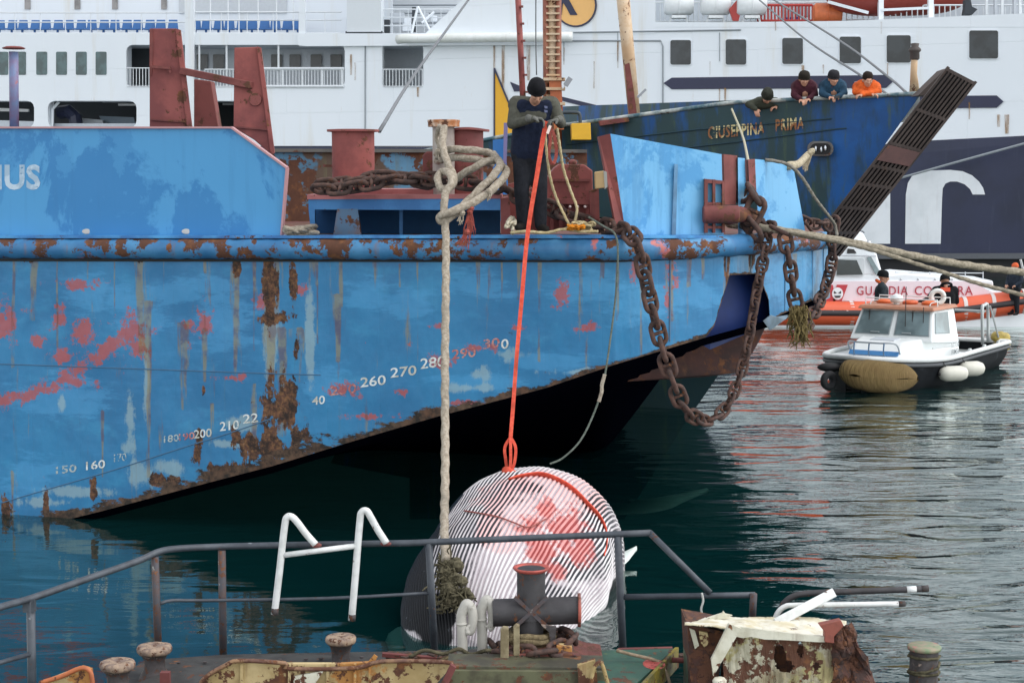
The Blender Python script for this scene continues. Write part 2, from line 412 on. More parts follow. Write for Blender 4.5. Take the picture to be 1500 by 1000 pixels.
for a, b in zip(cols[::6], cols[6::6]):
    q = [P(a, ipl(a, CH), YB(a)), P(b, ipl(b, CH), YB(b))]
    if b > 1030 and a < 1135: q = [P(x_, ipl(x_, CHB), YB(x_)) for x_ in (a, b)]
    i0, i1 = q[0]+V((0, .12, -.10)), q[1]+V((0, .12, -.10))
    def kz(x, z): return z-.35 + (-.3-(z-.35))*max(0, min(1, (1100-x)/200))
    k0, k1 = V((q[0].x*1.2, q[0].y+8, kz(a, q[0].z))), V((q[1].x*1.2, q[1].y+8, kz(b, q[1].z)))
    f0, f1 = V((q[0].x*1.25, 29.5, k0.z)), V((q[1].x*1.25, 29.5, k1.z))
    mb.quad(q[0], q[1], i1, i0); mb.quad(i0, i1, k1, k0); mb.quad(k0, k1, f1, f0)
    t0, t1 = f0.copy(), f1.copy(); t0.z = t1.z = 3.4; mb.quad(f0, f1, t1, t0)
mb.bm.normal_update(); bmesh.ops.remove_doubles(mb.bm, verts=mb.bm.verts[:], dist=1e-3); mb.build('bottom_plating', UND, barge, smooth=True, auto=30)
# deck
DK = paint('deck_paint', lin('5f4a42'), lin('6d3a36'), rust=.6, rough=.85)
mb = MB()
for a, b in zip(cols[::6], cols[6::6]):
    p0, p1 = P(a, 349, YB(a)), P(b, 349, YB(b)); p0.z = zdeck(a); p1.z = zdeck(b)
    mb.quad(p0, p1, V((p1.x*1.25, 28, 3.42)), V((p0.x*1.25, 28, 3.42)))
mb.build('deck', DK, barge)
# bow end wall (right) closing the hull
mb = MB(); e = P(1216, 349, YB(1216)); e2 = P(1216, 428, YB(1216))
mb.quad(e, V((e.x*1.25, 28, 3.42)), V((e.x*1.25, 28, e2.z)), e2); mb.build('bow_plating', HM, barge)
# recess behind the cut in the bow plating + red brown skeg below
RSHADE = flatm('recess_shade', lin('0c2a66'), .6, var=.25)  # hull blue darkened: shade inside the recess is put into the colour
yr = lambda px: YB(px)+.45
plate([(1030,506),(1048,392),(1135,392),(1140,462),(1128,474),(1040,512)], yr, .05, 'bow_recess', RSHADE, barge)
GREYB = paint('bilge_plating', lin('6f8494'), lin('55656c'), rust=.35, streak=.6, rough=.7)
plate([(1118,470),(1128,462),(1216,428),(1216,436),(1150,468),(1128,484)], lambda p: YB(p)-.01, .04, 'bilge_strake', GREYB, barge)
SKEG = paint('skeg_primer', lin('4e322d'), lin('3a2a28'), rust=.55, streak=.5, rough=.85)
plate([(938,530),(1034,500),(1126,468),(1112,500),(1100,520),(1085,545),(1030,552),(900,560)], lambda p: YB(p)+1.3, .5, 'skeg', SKEG, barge)
# rub rail
RAILM = paint('rub_rail_paint', lin('4582ac'), lin('2f6a98'), rust=.62, scale=1.6, c3=lin('b0625f'), c3t=.62, streak=.5, rough=.5, bump=.6)
xs = [-420+i*12 for i in range(120)] + [x for x in range(1020, 1217, 6)]
path = [P(x, ipl(x, [(-420,363),(900,365),(1000,364),(1060,360),(1216,352)]), YB(x)-.03) + V((0, .01*sin(x*.13), .006*sin(x*.21))) for x in xs]
MB().tube(path, lambda t: .122 if t < .85 else .122-.1*(t-.85), 14).build('rub_rail', RAILM, barge, smooth=True)
# deck edge lip
LIP = paint('deck_edge_paint', lin('4a97cc'), lin('2f6ba6'), rust=.42, rough=.5, c3=lin('b0625f'), c3t=.66)
mb = MB()
for a, b in zip(xs, xs[1:]):
    p0, p1 = P(a, 349, YB(a)-.10), P(b, 349, YB(b)-.10)
    mb.prism([p0, p1, p1+V((0, .3, 0)), p0+V((0, .3, 0))], (0, 0, .03))
mb.build('deck_edge', LIP, barge)
# gap shadow below the rub rail, drawn as a thin dark tube
DARKST = flatm('dark_steel', (.025, .024, .024), .7, var=.4)
mb = MB(); mb.tube([P(x, ipl(x, [(-420,380),(900,382),(1000,378),(1060,373),(1216,362)]), YB(x)-.012) for x in xs], .018, 6)
mb.build('rail_gap_shadow', DARKST, barge)
for nm, pl in (('hull_seam', [(-200,529),(0,533),(230,541),(400,547),(470,549)]), ('hull_seam', [(-160,790),(0,737),(160,690),(272,654),(330,636),(400,612)])):
    MB().tube([P(q.x, q.y, YB(q.x)-.002) for q in cr([(a, b, 0) for a, b in pl], 6)], .007, 6).build(nm, flatm('seam_paint', lin('3f6684'), .5), barge)
for x, y0, y1 in ((982,378,500),(1064,374,398),(1100,372,400),(1150,368,456),(1190,365,440),(1206,362,432)):
    MB().tube([P(x, y0, YB(x)-.004), P(x-1, y1, YB(x)-.004)], .012, 6).build('plate_rib', GREYB if x == 1100 else flatm('seam_paint', lin('3f6684'), .5), barge)
# draft marks
WT = textm('draft_white', lin('d6dcda'), .3, lin('b9b9ae'), 14); RT = textm('draft_worn', lin('c08a80'), .38, lin('a9605c'), 16); OT = textm('draft_faint', lin('a9b6b4'), .5, None, 22)
for s_, x0, x1, y, h, m_ in (('150',82,112,694,11,OT),('160',126,154,688,12,WT),('170',167,185,676,11,OT),('180',240,262,648,10,OT),('190',262,285,645,10,RT),('200',284,310,642,12,WT),('210',322,350,631,13,WT),('22',356,378,620,13,WT),('40',457,476,593,12,WT),('250',484,522,579,13,RT),('260',528,565,567,14,WT),('270',572,610,553,14,WT),('280',616,652,540,15,WT),('290',662,697,526,14,RT),('30',708,732,511,14,RT),('0',734,745,511,14,WT)):
    text_on(s_, YB, x0, x1, y, h, m_, barge, 'draft_mark', slope=-.12, off=.006, bold=.012)
# ---- bulwarks
BW = paint('bulwark_paint', lin('4596d2'), lin('2a79bd'), rust=.06, scale=.9, streak=.12, streakc=lin('2a6aa8'), rough=.45, bump=.25, c3=lin('2470b2'), c3t=.57)
def bwm(name, c1, c2, sc, st):
    m, n, b = nmat(name); t = NT(n)
    a = t.noise(sc, 9, .66, t.map((1, 1, .8)), .35); f = t.ramp(a, .49, .53)
    col = t.mix(f, c1, c2)
    col = t.mix(t.math('MULTIPLY', t.ramp(t.noise(sc*2.2, 8, .7, t.map((1,1,1), loc=(4,4,4))), .52, .56), .5), col, c1)
    col = t.mix(t.math('MULTIPLY', t.ramp(t.noise(1, 6, .65, t.map((8, 8, .6))), .5, .7), st), col, tuple(x*.72 for x in c2))
    col = t.mix(t.ramp(t.noise(6, 8, .75, t.map((1,1,1), loc=(8,1,2))), .72, .73), col, RUST2)
    t.set(b.inputs['Base Color'], col); b.inputs['Roughness'].default_value = .45
    n1 = t.bump(t.noise(.9, 2), .3, .06); t.set(b.inputs['Normal'], t.bump(t.noise(9, 5), .2, .006, n1)); return m
BW = bwm('bulwark_paint', lin('4592c4'), lin('2b7ab2'), .85, .15)
BW2 = bwm('bulwark_paint_faded', lin('66a8d2'), lin('458fc2'), 1.0, .45)
RP = paint('red_primer', lin('8c4a44'), lin('713836'), rust=.4, streak=.25, streakc=(.06,.03,.02), rough=.7, bump=.4)
RPD = paint('red_primer_rusty', lin('7c443f'), lin('663532'), rust=.5, streak=.4, streakc=(.05,.028,.02), rough=.8, bump=.5)
ybw = lambda p: YB(p)+.12
bp = [(-420,187),(340,187),(421,246),(413,345),(-420,344)]
bw = plate(bp, ybw, .05, 'port_bulwark', BW, barge)
EDGE = flatm('worn_edge', lin('b58a8c'), .6)
for a, b in zip(bp[:3], bp[1:4]):
    MB().bar(P(*a, ybw(a[0])-.008), P(*b, ybw(b[0])-.008), .06, .022).build('edge_strip', EDGE, barge)
text_on('IUS', ybw, -5, 59, 276, 35, textm('name_white', lin('b9cbd8'), .32, lin('9cb4c6'), 8), barge, 'name_lettering', off=.006, bold=.035, track=1.05)
for hx in (127, 273):
    mb = MB(); mb.lathe([(.055,-.01),(.055,.004),(.035,.006)], None, 20, m=M.Translation(P(hx, 339, ybw(hx)-.006)) @ M.Rotation(pi/2, 4, 'X') @ M.Diagonal((1,.55,1,1)))
    mb.build('scupper', flatm('scupper_ring', lin('b9b4ac'), .5), barge)
plate([(894,196),(1057,226),(1060,345),(917,345)], lambda p: ybw(p)+.02, .05, 'centre_bulwark', BW2, barge)
plate([(877,200),(894,196),(917,345),(905,345)], lambda p: ybw(p)+.0, .35, 'bulwark_stanchion', RP, barge)
plate([(863,280),(877,275),(879,342),(866,342)], lambda p: ybw(p)+.3, .12, 'bulwark_stanchion', RP, barge)
plate([(988,240),(993,241),(990,345),(984,345)], lambda p: ybw(p)-.012, .03, 'seam_strip', paint('seam_rust', lin('5f8fb4'), lin('4a6f8c'), rust=.35), barge)
plate([(1105,233),(1155,238),(1163,249),(1180,341),(1112,339)], lambda p: ybw(p)+.05, .05, 'bow_bulwark', BW2, barge)
plate([(1081,231),(1091,232),(1096,345),(1082,345)], lambda p: ybw(p)+.1, .05, 'bulwark_strip', BW2, barge)
plate([(1096,234),(1106,233),(1108,282),(1098,280)], lambda p: ybw(p)+.0, .3, 'bulwark_stanchion', RP, barge)
plate([(1060,226),(1080,228),(1078,300),(1062,300)], lambda p: ybw(p)+.15, .25, 'fairlead_post', RPD, barge)
# fairlead frame in the gap
mb = MB()
for pts in ([(1032,264),(1037,264),(1037,341),(1032,341)], [(1044,263),(1048,263),(1048,341),(1044,341)], [(1058,268),(1062,268),(1062,341),(1058,341)], [(1032,262),(1062,265),(1062,270),(1032,268)], [(1032,296),(1062,297),(1062,301),(1032,300)], [(1032,331),(1062,331),(1062,335),(1032,335)]):
    plate(pts, lambda p: ybw(p)-.06, .18, mb=mb)
mb.build('fairlead_frame', RPD, barge)
plate([(1034,266),(1060,266),(1060,340),(1034,340)], lambda p: ybw(p)+.3, .05, 'fairlead_back', DARKST, barge)
MB().lathe([(.1,-.2),(.1,.2)], None, 16, m=M.Translation(P(1056, 314, YB(1056)-.0)) @ M.Rotation(pi/2, 4, 'Y')).build('fairlead_roller', RPD, barge, smooth=True, bevel=.02)
MB().tube([P(x, y, YB(x)-.02) for x, y in ((1066,318),(1085,314),(1100,318))], .09, 12).build('fairlead_roller', RPD, barge, smooth=True)
# ---- bollard platform
yp = lambda p: YB(p)+.42
PF = paint('platform_paint', lin('3f80b8'), lin('2e6aa2'), rust=.3, rough=.55); PT = paint('platform_top', lin('b56f6c'), lin('9b5a58'), rust=.2, rough=.6)
plate([(452,291),(733,291),(733,308),(452,307)], yp, 1.5, 'platform_beam', PF, barge)
plate([(450,285),(735,285),(735,291),(450,292)], lambda p: yp(p)-.02, 1.6, 'platform_top', PT, barge)
plate([(470,277),(640,277),(640,285),(470,285)], lambda p: yp(p)+.25, .9, 'platform_step', PT, barge)
plate([(452,306),(461,306),(461,345),(456,345)], yp, .1, 'platform_leg', PF, barge)
plate([(494,306),(524,306),(529,345),(488,345)], yp, .1, 'platform_leg', paint('rusty_leg', lin('6f5a58'), lin('4f6f8c'), rust=.6), barge)
plate([(733,291),(746,289),(750,345),(734,345)], lambda p: yp(p)-.03, 1.2, 'platform_end', RP, barge)
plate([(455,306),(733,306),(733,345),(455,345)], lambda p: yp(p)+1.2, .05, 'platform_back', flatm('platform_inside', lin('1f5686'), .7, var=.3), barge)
plate([(585,306),(590,306),(590,345),(585,345)], lambda p: yp(p)+.5, .05, 'platform_leg', PF, barge)
# ---- bollards
def bol(cx, ytop, ybot, hw, rimw, Y, m_, name='bollard', warp=0):
    z1 = P(cx, ytop, Y).z; z0 = P(cx, ybot, Y).z; c = P(cx, ybot, Y); r = hw/FP*Y; rr = rimw/FP*Y
    mb = MB(); mb.lathe([(r,0),(r,z1-z0-.03),(rr,z1-z0-.025),(rr,z1-z0),(r*.9,z1-z0+.004),(0,z1-z0+.004)], V((c.x, c.y, z0)), 32)
    if warp:
        for v in mb.bm.verts:
            if v.co.z > z1-.05: v.co.z += warp*sin(v.co.x*9)
    return mb.build(name, m_, barge, smooth=True, auto=35)
bol(518, 190, 287, 31, 38, YB(518)+1.1, RP)
bol(678, 189, 287, 30, 39, YB(678)+1.1, RP, warp=.012)
bol(650, 184, 288, 16, 16, YB(650)+.75, paint('post_grey', lin('a9a39a'), lin('8c7f78'), rust=.3), 'mooring_post')
bol(650, 176, 186, 23, 23.5, YB(650)+.75, paint('cap_rust', lin('a3632f'), lin('c9b8a4'), rust=.55, scale=5), 'post_cap')
plate([(619,228),(624,222),(650,222),(650,275),(619,275)], lambda p: YB(p)+.95, .3, 'rusty_bracket', RPD, barge, bevel=.02)
MB().bar(P(474,243,YB(480)+1.0), P(490,243,YB(490)+1.0), .03, .03).build('bollard_pin', RPD, barge)
# ---- red horns, beam, pole
yh = 21.2
plate([(219,187),(219,42),(259,42),(276,187)], yh, .28, 'red_horn', RP, barge, bevel=.01)
plate([(257,42),(264,44),(281,187),(274,187)], yh-.05, .05, 'horn_flange', RP, barge)
plate([(219,44),(223,42),(224,70),(222,110),(219,112)], yh-.02, .03, 'horn_edge', RPD, barge)
plate([(342,187),(343,70),(378,69),(398,222),(397,226),(372,205)], yh-.3, .28, 'red_horn', RP, barge, bevel=.01)
plate([(376,68),(382,70),(402,224),(396,222)], yh-.34, .05, 'horn_flange', RP, barge)
plate([(284,187),(284,116),(309,119),(320,187)], yh+.7, .28, 'red_horn', RPD, barge, bevel=.01)
MB().bar(P(266,104,yh-.05), P(368,125,yh-.35), .12, .085).build('cross_beam', RPD, barge, bevel=.008)
MB().bar(P(222,98,yh-.06), P(250,100,yh-.06), .05, .03).build('bent_bar', RPD, barge)
MB().tube([P(247,99,yh-.06), P(249,107,yh-.06)], .015, 6).build('bent_bar', RPD, barge)
for x0, x1, yy, Yq in ((221,276,175,yh-.02),(345,394,186,yh-.32)):
    MB().bar(P(x0,yy,Yq), P(x1,yy+4,Yq), .03, .02).build('weld_band', RPD, barge)
mb = MB(); mb.lathe([(.08,0),(.075,.02),(0,.02)], None, 16, m=M.Translation(P(374,146,yh-.31)) @ M.Rotation(pi/2,4,'X')); mb.build('round_plate', RPD, barge)
MB().tube([P(21,190,21), P(20,76,21)], .058, 12).build('pole', paint('pole_paint', lin('5f7fa4'), lin('7c5f7c'), rust=.2, scale=1.5, c3=lin('a0605c'), c3t=.5), barge, smooth=True)
c = P(20,72,21); MB().lathe([(.13,0),(.14,.012),(.09,.03),(.02,.035)], c, 20).build('pole_cap', RPD, barge, smooth=True)
# ---- far bulwark and clutter behind
yfb = 26.5
FB = paint('far_bulwark', lin('5f8fae'), lin('4a6f86'), rust=.72, scale=.9, streak=.8, streakc=lin('6f7050'), rough=.8, c3=lin('5a4a3e'), c3t=.5)
plate([(-420,219),(860,222),(860,330),(-420,330)], yfb, .1, 'far_bulwark', FB, barge)
plate([(-420,216),(860,219),(860,224),(-420,221)], yfb-.1, .3, 'bulwark_cap', paint('cap_grey', lin('5c5a55'), lin('474644'), rust=.4), barge)
plate([(722,205),(740,203),(745,285),(722,285)], 24, .2, 'blue_locker', flatm('locker_blue', lin('2a72b4'), .5), barge)
plate([(738,180),(744,180),(742,240),(737,240)], 23.8, .1, 'locker_post', flatm('post_violet', lin('6f6a92'), .6), barge)
# winch
yw = YB(830)+.7
plate([(812,246),(820,240),(856,241),(868,250),(870,338),(798,338),(800,262)], yw, .7, 'winch_housing', RP, barge, bevel=.015)
plate([(806,262),(864,262),(864,266),(806,266)], yw-.03, .05, 'winch_band', RPD, barge)
for i in range(5): plate([(806+i*13,300),(811+i*13,300),(811+i*13,338),(806+i*13,338)], yw-.05, .06, 'winch_rib', RP, barge)
plate([(800,290),(868,292),(868,300),(800,298)], yw-.08, .09, 'winch_band', RP, barge)
c = P(839,238,yw+.1); MB().ball(c, (.05,.05,.035)).build('winch_knob', RPD, barge, smooth=True)
for i in range(3): MB().ball(P(835+i*11, 303, yw-.1), .017, 8).build('winch_bolt', flatm('bolt_pale', lin('d9c8c4'), .5), barge)
plate([(744,270),(760,266),(762,330),(744,335)], yw+.2, .4, 'winch_leg', RP, barge)
plate([(770,278),(800,270),(800,338),(770,338)], yw+.25, .4, 'winch_base', RP, barge)
mb = plate([(871,252),(886,250),(888,275),(872,277)], lambda p: YB(p)+.02, .14, 'deck_lamp', flatm('lamp_tan', lin('b09468'), .6), barge, bevel=.012)
plate([(884,250),(889,252),(890,274),(886,277)], lambda p: YB(p)+.01, .14, 'lamp_glass', flatm('lamp_grey', lin('9a9a94'), .4), barge)
# ---------------- white ferry ----------------
YF = dep([(-200, 92), (1600, 66)])
ferry = thing('ferry', 'huge white car ferry with dark blue lower hull and arrow stripes, filling the background', 'ferry', V((5, YF(750), 0)))
FW = paint('ferry_white', lin('e6eaee'), lin('dde3e8'), streak=.16, streakc=lin('c9b894'), scale=.25, rough=.4, bump=.04)
def fwm(name='ferry_white'):
    m, n, b = nmat(name); t = NT(n)
    col = t.mix(t.noise(.15, 4), (.72,.77,.82), (.79,.83,.86))
    col = t.mix(t.math('MULTIPLY', t.ramp(t.noise(1, 5, .62, t.map((1.1, 1.1, .1))), .55, .8), .35), col, lin('c4b48f'))
    col = t.mix(t.math('MULTIPLY', t.ramp(t.noise(1, 6, .7, t.map((2.5, 2.5, .22), loc=(4,0,3))), .66, .74), .6), col, lin('b5925f'))
    col = t.mix(t.ramp(t.noise(1.5, 7, .75), .74, .76), col, lin('9c7c5c'))
    br = t.nd('ShaderNodeTexBrick'); sx = t.nd('ShaderNodeSeparateXYZ'); n.links.new(t.tc.outputs['Object'], sx.inputs[0]); cx = t.nd('ShaderNodeCombineXYZ'); n.links.new(sx.outputs[0], cx.inputs[0]); n.links.new(sx.outputs[2], cx.inputs[1]); n.links.new(cx.outputs[0], br.inputs['Vector']); br.inputs['Scale'].default_value = .5; br.inputs['Mortar Size'].default_value = .006; br.inputs['Brick Width'].default_value = 2.6; br.inputs['Row Height'].default_value = 1.15; br.inputs['Mortar Smooth'].default_value = .6
    t.set(b.inputs['Base Color'], col); b.inputs['Roughness'].default_value = .42
    n1 = t.bump(t.noise(.5, 3, .5, t.map((1,1,.6))), .35, .15); t.set(b.inputs['Normal'], t.bump(br.outputs['Fac'], .5, .03, n1)); return m
FW = fwm()
FN = paint('ferry_navy', lin('272d47'), lin('20263c'), streak=.3, streakc=lin('474c5c'), scale=.3, rough=.45, bump=.05)
NAV = flatm('stripe_navy', lin('282b46'), .45, var=.15)
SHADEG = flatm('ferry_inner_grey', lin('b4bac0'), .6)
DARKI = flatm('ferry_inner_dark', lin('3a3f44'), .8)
FGL = glassm('ferry_glass', lin('23282b'), .25); FGL2 = glassm('ferry_glass_teal', lin('33494b'), .2)
LINE = flatm('seam_grey', lin('8d9499'), .6)
def rpoly(x0, x1, y0, y1, r, k=4):
    o = []
    for cx, cy, a0 in ((x1-r,y0+r,-90),(x1-r,y1-r,0),(x0+r,y1-r,90),(x0+r,y0+r,180)):
        for i in range(k+1):
            a = R(a0+90*i/k); o.append((cx+r*cos(a), cy+r*sin(a)))
    return o
def wall_holes(x0, x1, y0, y1, holes, Yf, depth, name, mat, parent):
    mb = MB(); xs = sorted({x0, x1} | {h[i] for h in holes for i in (0, 1)}); ys = sorted({y0, y1} | {h[i] for h in holes for i in (2, 3)})
    for a, b in zip(xs, xs[1:]):
        for c, d in zip(ys, ys[1:]):
            mx, my = (a+b)/2, (c+d)/2
            if any(h[0] < mx < h[1] and h[2] < my < h[3] for h in holes): continue
            mb.quad(P(a,c,Yf(a)), P(b,c,Yf(b)), P(b,d,Yf(b)), P(a,d,Yf(a)))
    D = V((0, depth, 0))
    for h in holes:
        hx0, hx1, hy0, hy1 = h[:4]; r = h[4] if len(h) > 4 else 0
        cs = [(hx0,hy0),(hx1,hy0),(hx1,hy1),(hx0,hy1)]
        for p, q in zip(cs, cs[1:]+cs[:1]):
            p0, q0 = P(*p, Yf(p[0])), P(*q, Yf(q[0])); mb.quad(p0, q0, q0+D, p0+D)
        if r:
            for cx, cy, sx, sy in ((hx0,hy0,1,1),(hx1,hy0,-1,1),(hx1,hy1,-1,-1),(hx0,hy1,1,-1)):
                o = [(cx, cy)] + [(cx+sx*(r-r*cos(R(a))), cy+sy*(r-r*sin(R(a)))) for a in (90,60,30,0)]
                # corner fillet: corner point plus the arc
                mb.prism([P(x, y, Yf(x)-.003) for x, y in o], (0, .3, 0))
    mb.bm.normal_update(); bmesh.ops.remove_doubles(mb.bm, verts=mb.bm.verts[:], dist=1e-4)
    return mb.build(name, mat, parent)
holesL = [(185,505,66,128,9),(560,620,66,128,5),(-120,50,148,187,10),(70,200,148,187,10),(300,392,148,187,6)]
wall_holes(-320, 960, 49, 214, holesL, YF, 1.2, 'hull_side', FW, ferry)
wall_holes(960, 1720, 33, 214, [], YF, 1.2, 'hull_side', FW, ferry)
# sheer: the right part of the bulwark rises slightly
plate([(960,34),(1240,31),(1500,20),(1720,10),(1720,40),(960,40)], lambda p: YF(p)-.012, .5, 'bulwark', FW, ferry)
plate([(-320,214),(1240,216),(1360,206),(1500,199),(1720,190),(1720,378),(-320,378)], lambda p: YF(p)-.03, .6, 'lower_hull', FN, ferry)
plate([(-320,374),(1720,371),(1720,379),(-320,380)], lambda p: YF(p)-.35, .5, 'rubbing_strake', flatm('strake_grey', lin('585b60'), .6), ferry)
w0, w1 = P(-320,372,YF(-320)), P(1720,372,YF(1720))
MB().prism([V((w0.x,w0.y,-.5)), V((w1.x,w1.y,-.5)), V((w1.x,w1.y,w1.z)), V((w0.x,w0.y,w0.z))], (0,.5,0)).build('boot_topping', flatm('hull_black', lin('1c1d20'), .7), ferry)
# decks, back walls inside the openings
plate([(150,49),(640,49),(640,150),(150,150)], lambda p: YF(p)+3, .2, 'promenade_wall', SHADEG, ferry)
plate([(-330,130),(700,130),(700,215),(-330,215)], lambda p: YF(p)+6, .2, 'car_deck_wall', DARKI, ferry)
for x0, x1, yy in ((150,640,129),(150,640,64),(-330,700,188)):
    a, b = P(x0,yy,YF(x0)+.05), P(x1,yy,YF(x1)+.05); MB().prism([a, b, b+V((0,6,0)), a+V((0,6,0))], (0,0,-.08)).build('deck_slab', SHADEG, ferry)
# windows of the cabin deck (left)
for i, x in enumerate((-2,22,53,82,111,140)):
    f = plate(rpoly(x,x+16 if i else x+14,76,110,2), lambda p: YF(p)-.02, .1, 'cabin_window', FGL2, ferry)
for x in (232,288,312,397,424,455,484):
    plate(rpoly(x,x+16,80,102,1.5), lambda p: YF(p)+2.9, .1, 'promenade_window', FGL, ferry)
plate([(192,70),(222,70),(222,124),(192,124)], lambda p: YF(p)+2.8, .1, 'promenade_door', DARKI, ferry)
# big square windows (right)
for x0, x1, y0, y1 in ((982,1012,59,95),(1063,1093,58,95),(1146,1176,56,94),(1230,1261,54,93),(1299,1334,52,92),(1420,1462,45,86)):
    fr = plate(rpoly(x0-1.5,x1+1.5,y0-1.5,y1+1.5,4), lambda p: YF(p)-.03, .1, 'window_frame', FW, ferry)
    plate(rpoly(x0,x1,y0,y1,3), lambda p: YF(p)-.05, .08, 'saloon_window', FGL, ferry)
# railings in the openings
RW = flatm('rail_white', lin('d5dadd'), .5)
def railing(x0, x1, y0, y1, step, dy=.02, top=1, name='railing', mat=None, r=.02):
    mb = MB(); yo = lambda x: YF(x)-dy
    for yy in ([y0, y1] if top == 1 else top): mb.tube([P(x0,yy,yo(x0)), P(x1,yy,yo(x1))], r*1.5, 5)
    x = x0
    while x <= x1+.1: mb.tube([P(x,y0,yo(x)), P(x,y1,yo(x))], r, 5); x += step
    return mb.build(name, mat or RW, ferry)
railing(186,220,100,127,4.6); railing(383,504,102,127,4.6); railing(300,345,102,127,4.6); railing(561,619,102,127,4.8)
railing(385,504,101,127,29, name='railing_post', r=.05)
for x in (292,332,408): MB().tube([P(x,66,YF(x)+.1), P(x,128,YF(x)+.1)], .05, 6).build('stanchion', RW, ferry)
MB().bar(P(287,67,YF(290)+1), P(303,67,YF(300)+1), .2, .1).build('ceiling_light', flatm('lamp_white', (.9,.9,.9), .4), ferry)
# car deck details
for pts in ([(173,152),(200,152),(200,155),(173,155)], [(326,151),(345,151),(345,154),(326,154)], [(-10,158),(42,160),(42,164),(-10,163)]):
    plate(pts, lambda p: YF(p)+4, .2, 'strip_lamp', flatm('lamp_white', (.9,.9,.9), .4), ferry)
plate([(70,181),(200,181),(200,187),(70,187)], lambda p: YF(p)+1, .2, 'inner_rail', SHADEG, ferry)
plate([(108,172),(150,176),(152,187),(108,187)], lambda p: YF(p)+3, 1, 'parked_vehicle', SHADEG, ferry)
plate([(145,170),(196,172),(198,182),(150,180)], lambda p: YF(p)+3.5, .2, 'inner_panel', flatm('panel_blue_grey', lin('6f7f8c'), .5), ferry)
MB().tube([P(76,187,YF(76)+.6), P(77,160,YF(76)+.6), P(86,150,YF(86)+.6)], .08, 6).build('pillar', FW, ferry)
MB().tube([P(x,y,YF(x)+2) for x, y in ((88,165),(100,163),(110,172),(112,187))], .35, 8).build('ramp_arm', FN, ferry)
plate([(-10,176),(50,178),(50,187),(-10,187)], lambda p: YF(p)+1, .2, 'inner_rail', SHADEG, ferry)
# left upper deck: setback house with seats
plate([(-320,-120),(575,-120),(575,52),(-320,52)], lambda p: YF(p)+4, .3, 'deckhouse', FW, ferry)
plate([(262,-5),(420,-5),(420,20),(262,20)], lambda p: YF(p)+3.95, .1, 'deckhouse_panel', flatm('panel_grey', lin('c3c8cc'), .5), ferry)
for x in (36,109,164,236): plate([(x,0),(x+8,0),(x+8,14),(x,14)], lambda p: YF(p)+3.96, .1, 'small_window', glassm('small_glass', lin('6d6a68')), ferry)
a, b = P(-320,49,YF(-320)), P(640,49,YF(640)); MB().prism([a, b, b+V((0,5,0)), a+V((0,5,0))], (0,0,-.1)).build('upper_deck', SHADEG, ferry)
SEAT = flatm('seat_blue', lin('2f6199'), .5, var=.2)
seat_bm = None
def seat(x):
    Y = YF(x)+2.2; mb = MB(); c = P(x, 44.5, Y); w_ = .52
    mb.prism([c+V((-w_/2,0,.05)), c+V((w_/2,0,.05)), c+V((w_/2*.8,.12,.52)), c+V((-w_/2*.8,.12,.52))], (0,.06,0))
    mb.prism([c+V((-w_/2,-.4,0)), c+V((w_/2,-.4,0)), c+V((w_/2,.1,0)), c+V((-w_/2,.1,0))], (0,0,.07))
    mb.box(c+V((0,-.1,-.14)), (.1,.1,.28)); return mb.build('deck_seat', SEAT, ferry)
x = -150
k = 0
while x < 440:
    if not (268 < x < 284): seat(x)
    k += 1; x += 15.6 if k % 2 else 18
railing(-200,272,19,49,37, top=[19,33,49], name='deck_railing', r=.022, dy=-.1); railing(286,500,18,49,38, top=[18,30,49], name='deck_railing', r=.022, dy=-.1)
for x in (308,334,350,378,405,430): MB().tube([P(x,-10,YF(x)+1), P(x,48,YF(x)+1)], .03, 5).build('stanchion', RW, ferry)
plate([(270,-30),(284,-30),(284,187),(272,187)], lambda p: YF(p)-.2, .3, 'pillar', FW, ferry)
plate([(438,-30),(447,-30),(447,68),(438,68)], lambda p: YF(p)-.15, .3, 'pillar', FW, ferry)
plate([(436,49),(800,50),(800,66),(448,68),(436,66)], lambda p: YF(p)-.22, .4, 'fender_band', FW, ferry)
plate([(508,-60),(558,-60),(558,47),(508,47)], lambda p: YF(p)-.1, 2, 'vent_trunk', flatm('trunk_white', lin('d3d9dd'), .45, var=.03), ferry)
plate([(506,46),(560,46),(560,49),(506,49)], lambda p: YF(p)-.08, 1, 'trunk_base', DARKI, ferry)
# mooring platform clutter 560..700
for i, (x, y, w_, h) in enumerate(((563,30,8,18),(572,20,20,14),(590,28,12,18),(604,12,6,34),(618,20,10,6),(632,24,8,8))):
    c = P(x+w_/2, y+h/2, YF(x)+2+i*.4); MB().box(c, (w_/30, .4, h/30)).build('deck_fitting', (DARKI, SHADEG, FW)[i % 3], ferry, bevel=.02)
railing(562,700,14,49,12, top=[14,26,38], name='deck_railing', r=.02, dy=-1.5)
for a, b in (((603,49),(612,10)),((612,10),(632,49)),((618,34),(636,18))): MB().tube([P(*a,YF(610)+.8), P(*b,YF(610)+.8)], .06, 6).build('brace', FW, ferry)
plate([(560,-60),(720,-60),(720,50),(560,50)], lambda p: YF(p)+7, .3, 'deckhouse', flatm('far_white', lin('dfe3e6'), .5, var=.04), ferry)
for y in (8,20,34): MB().tube([P(560,y,YF(560)+6), P(700,y,YF(700)+6)], .04, 5).build('pipe_run', LINE, ferry)
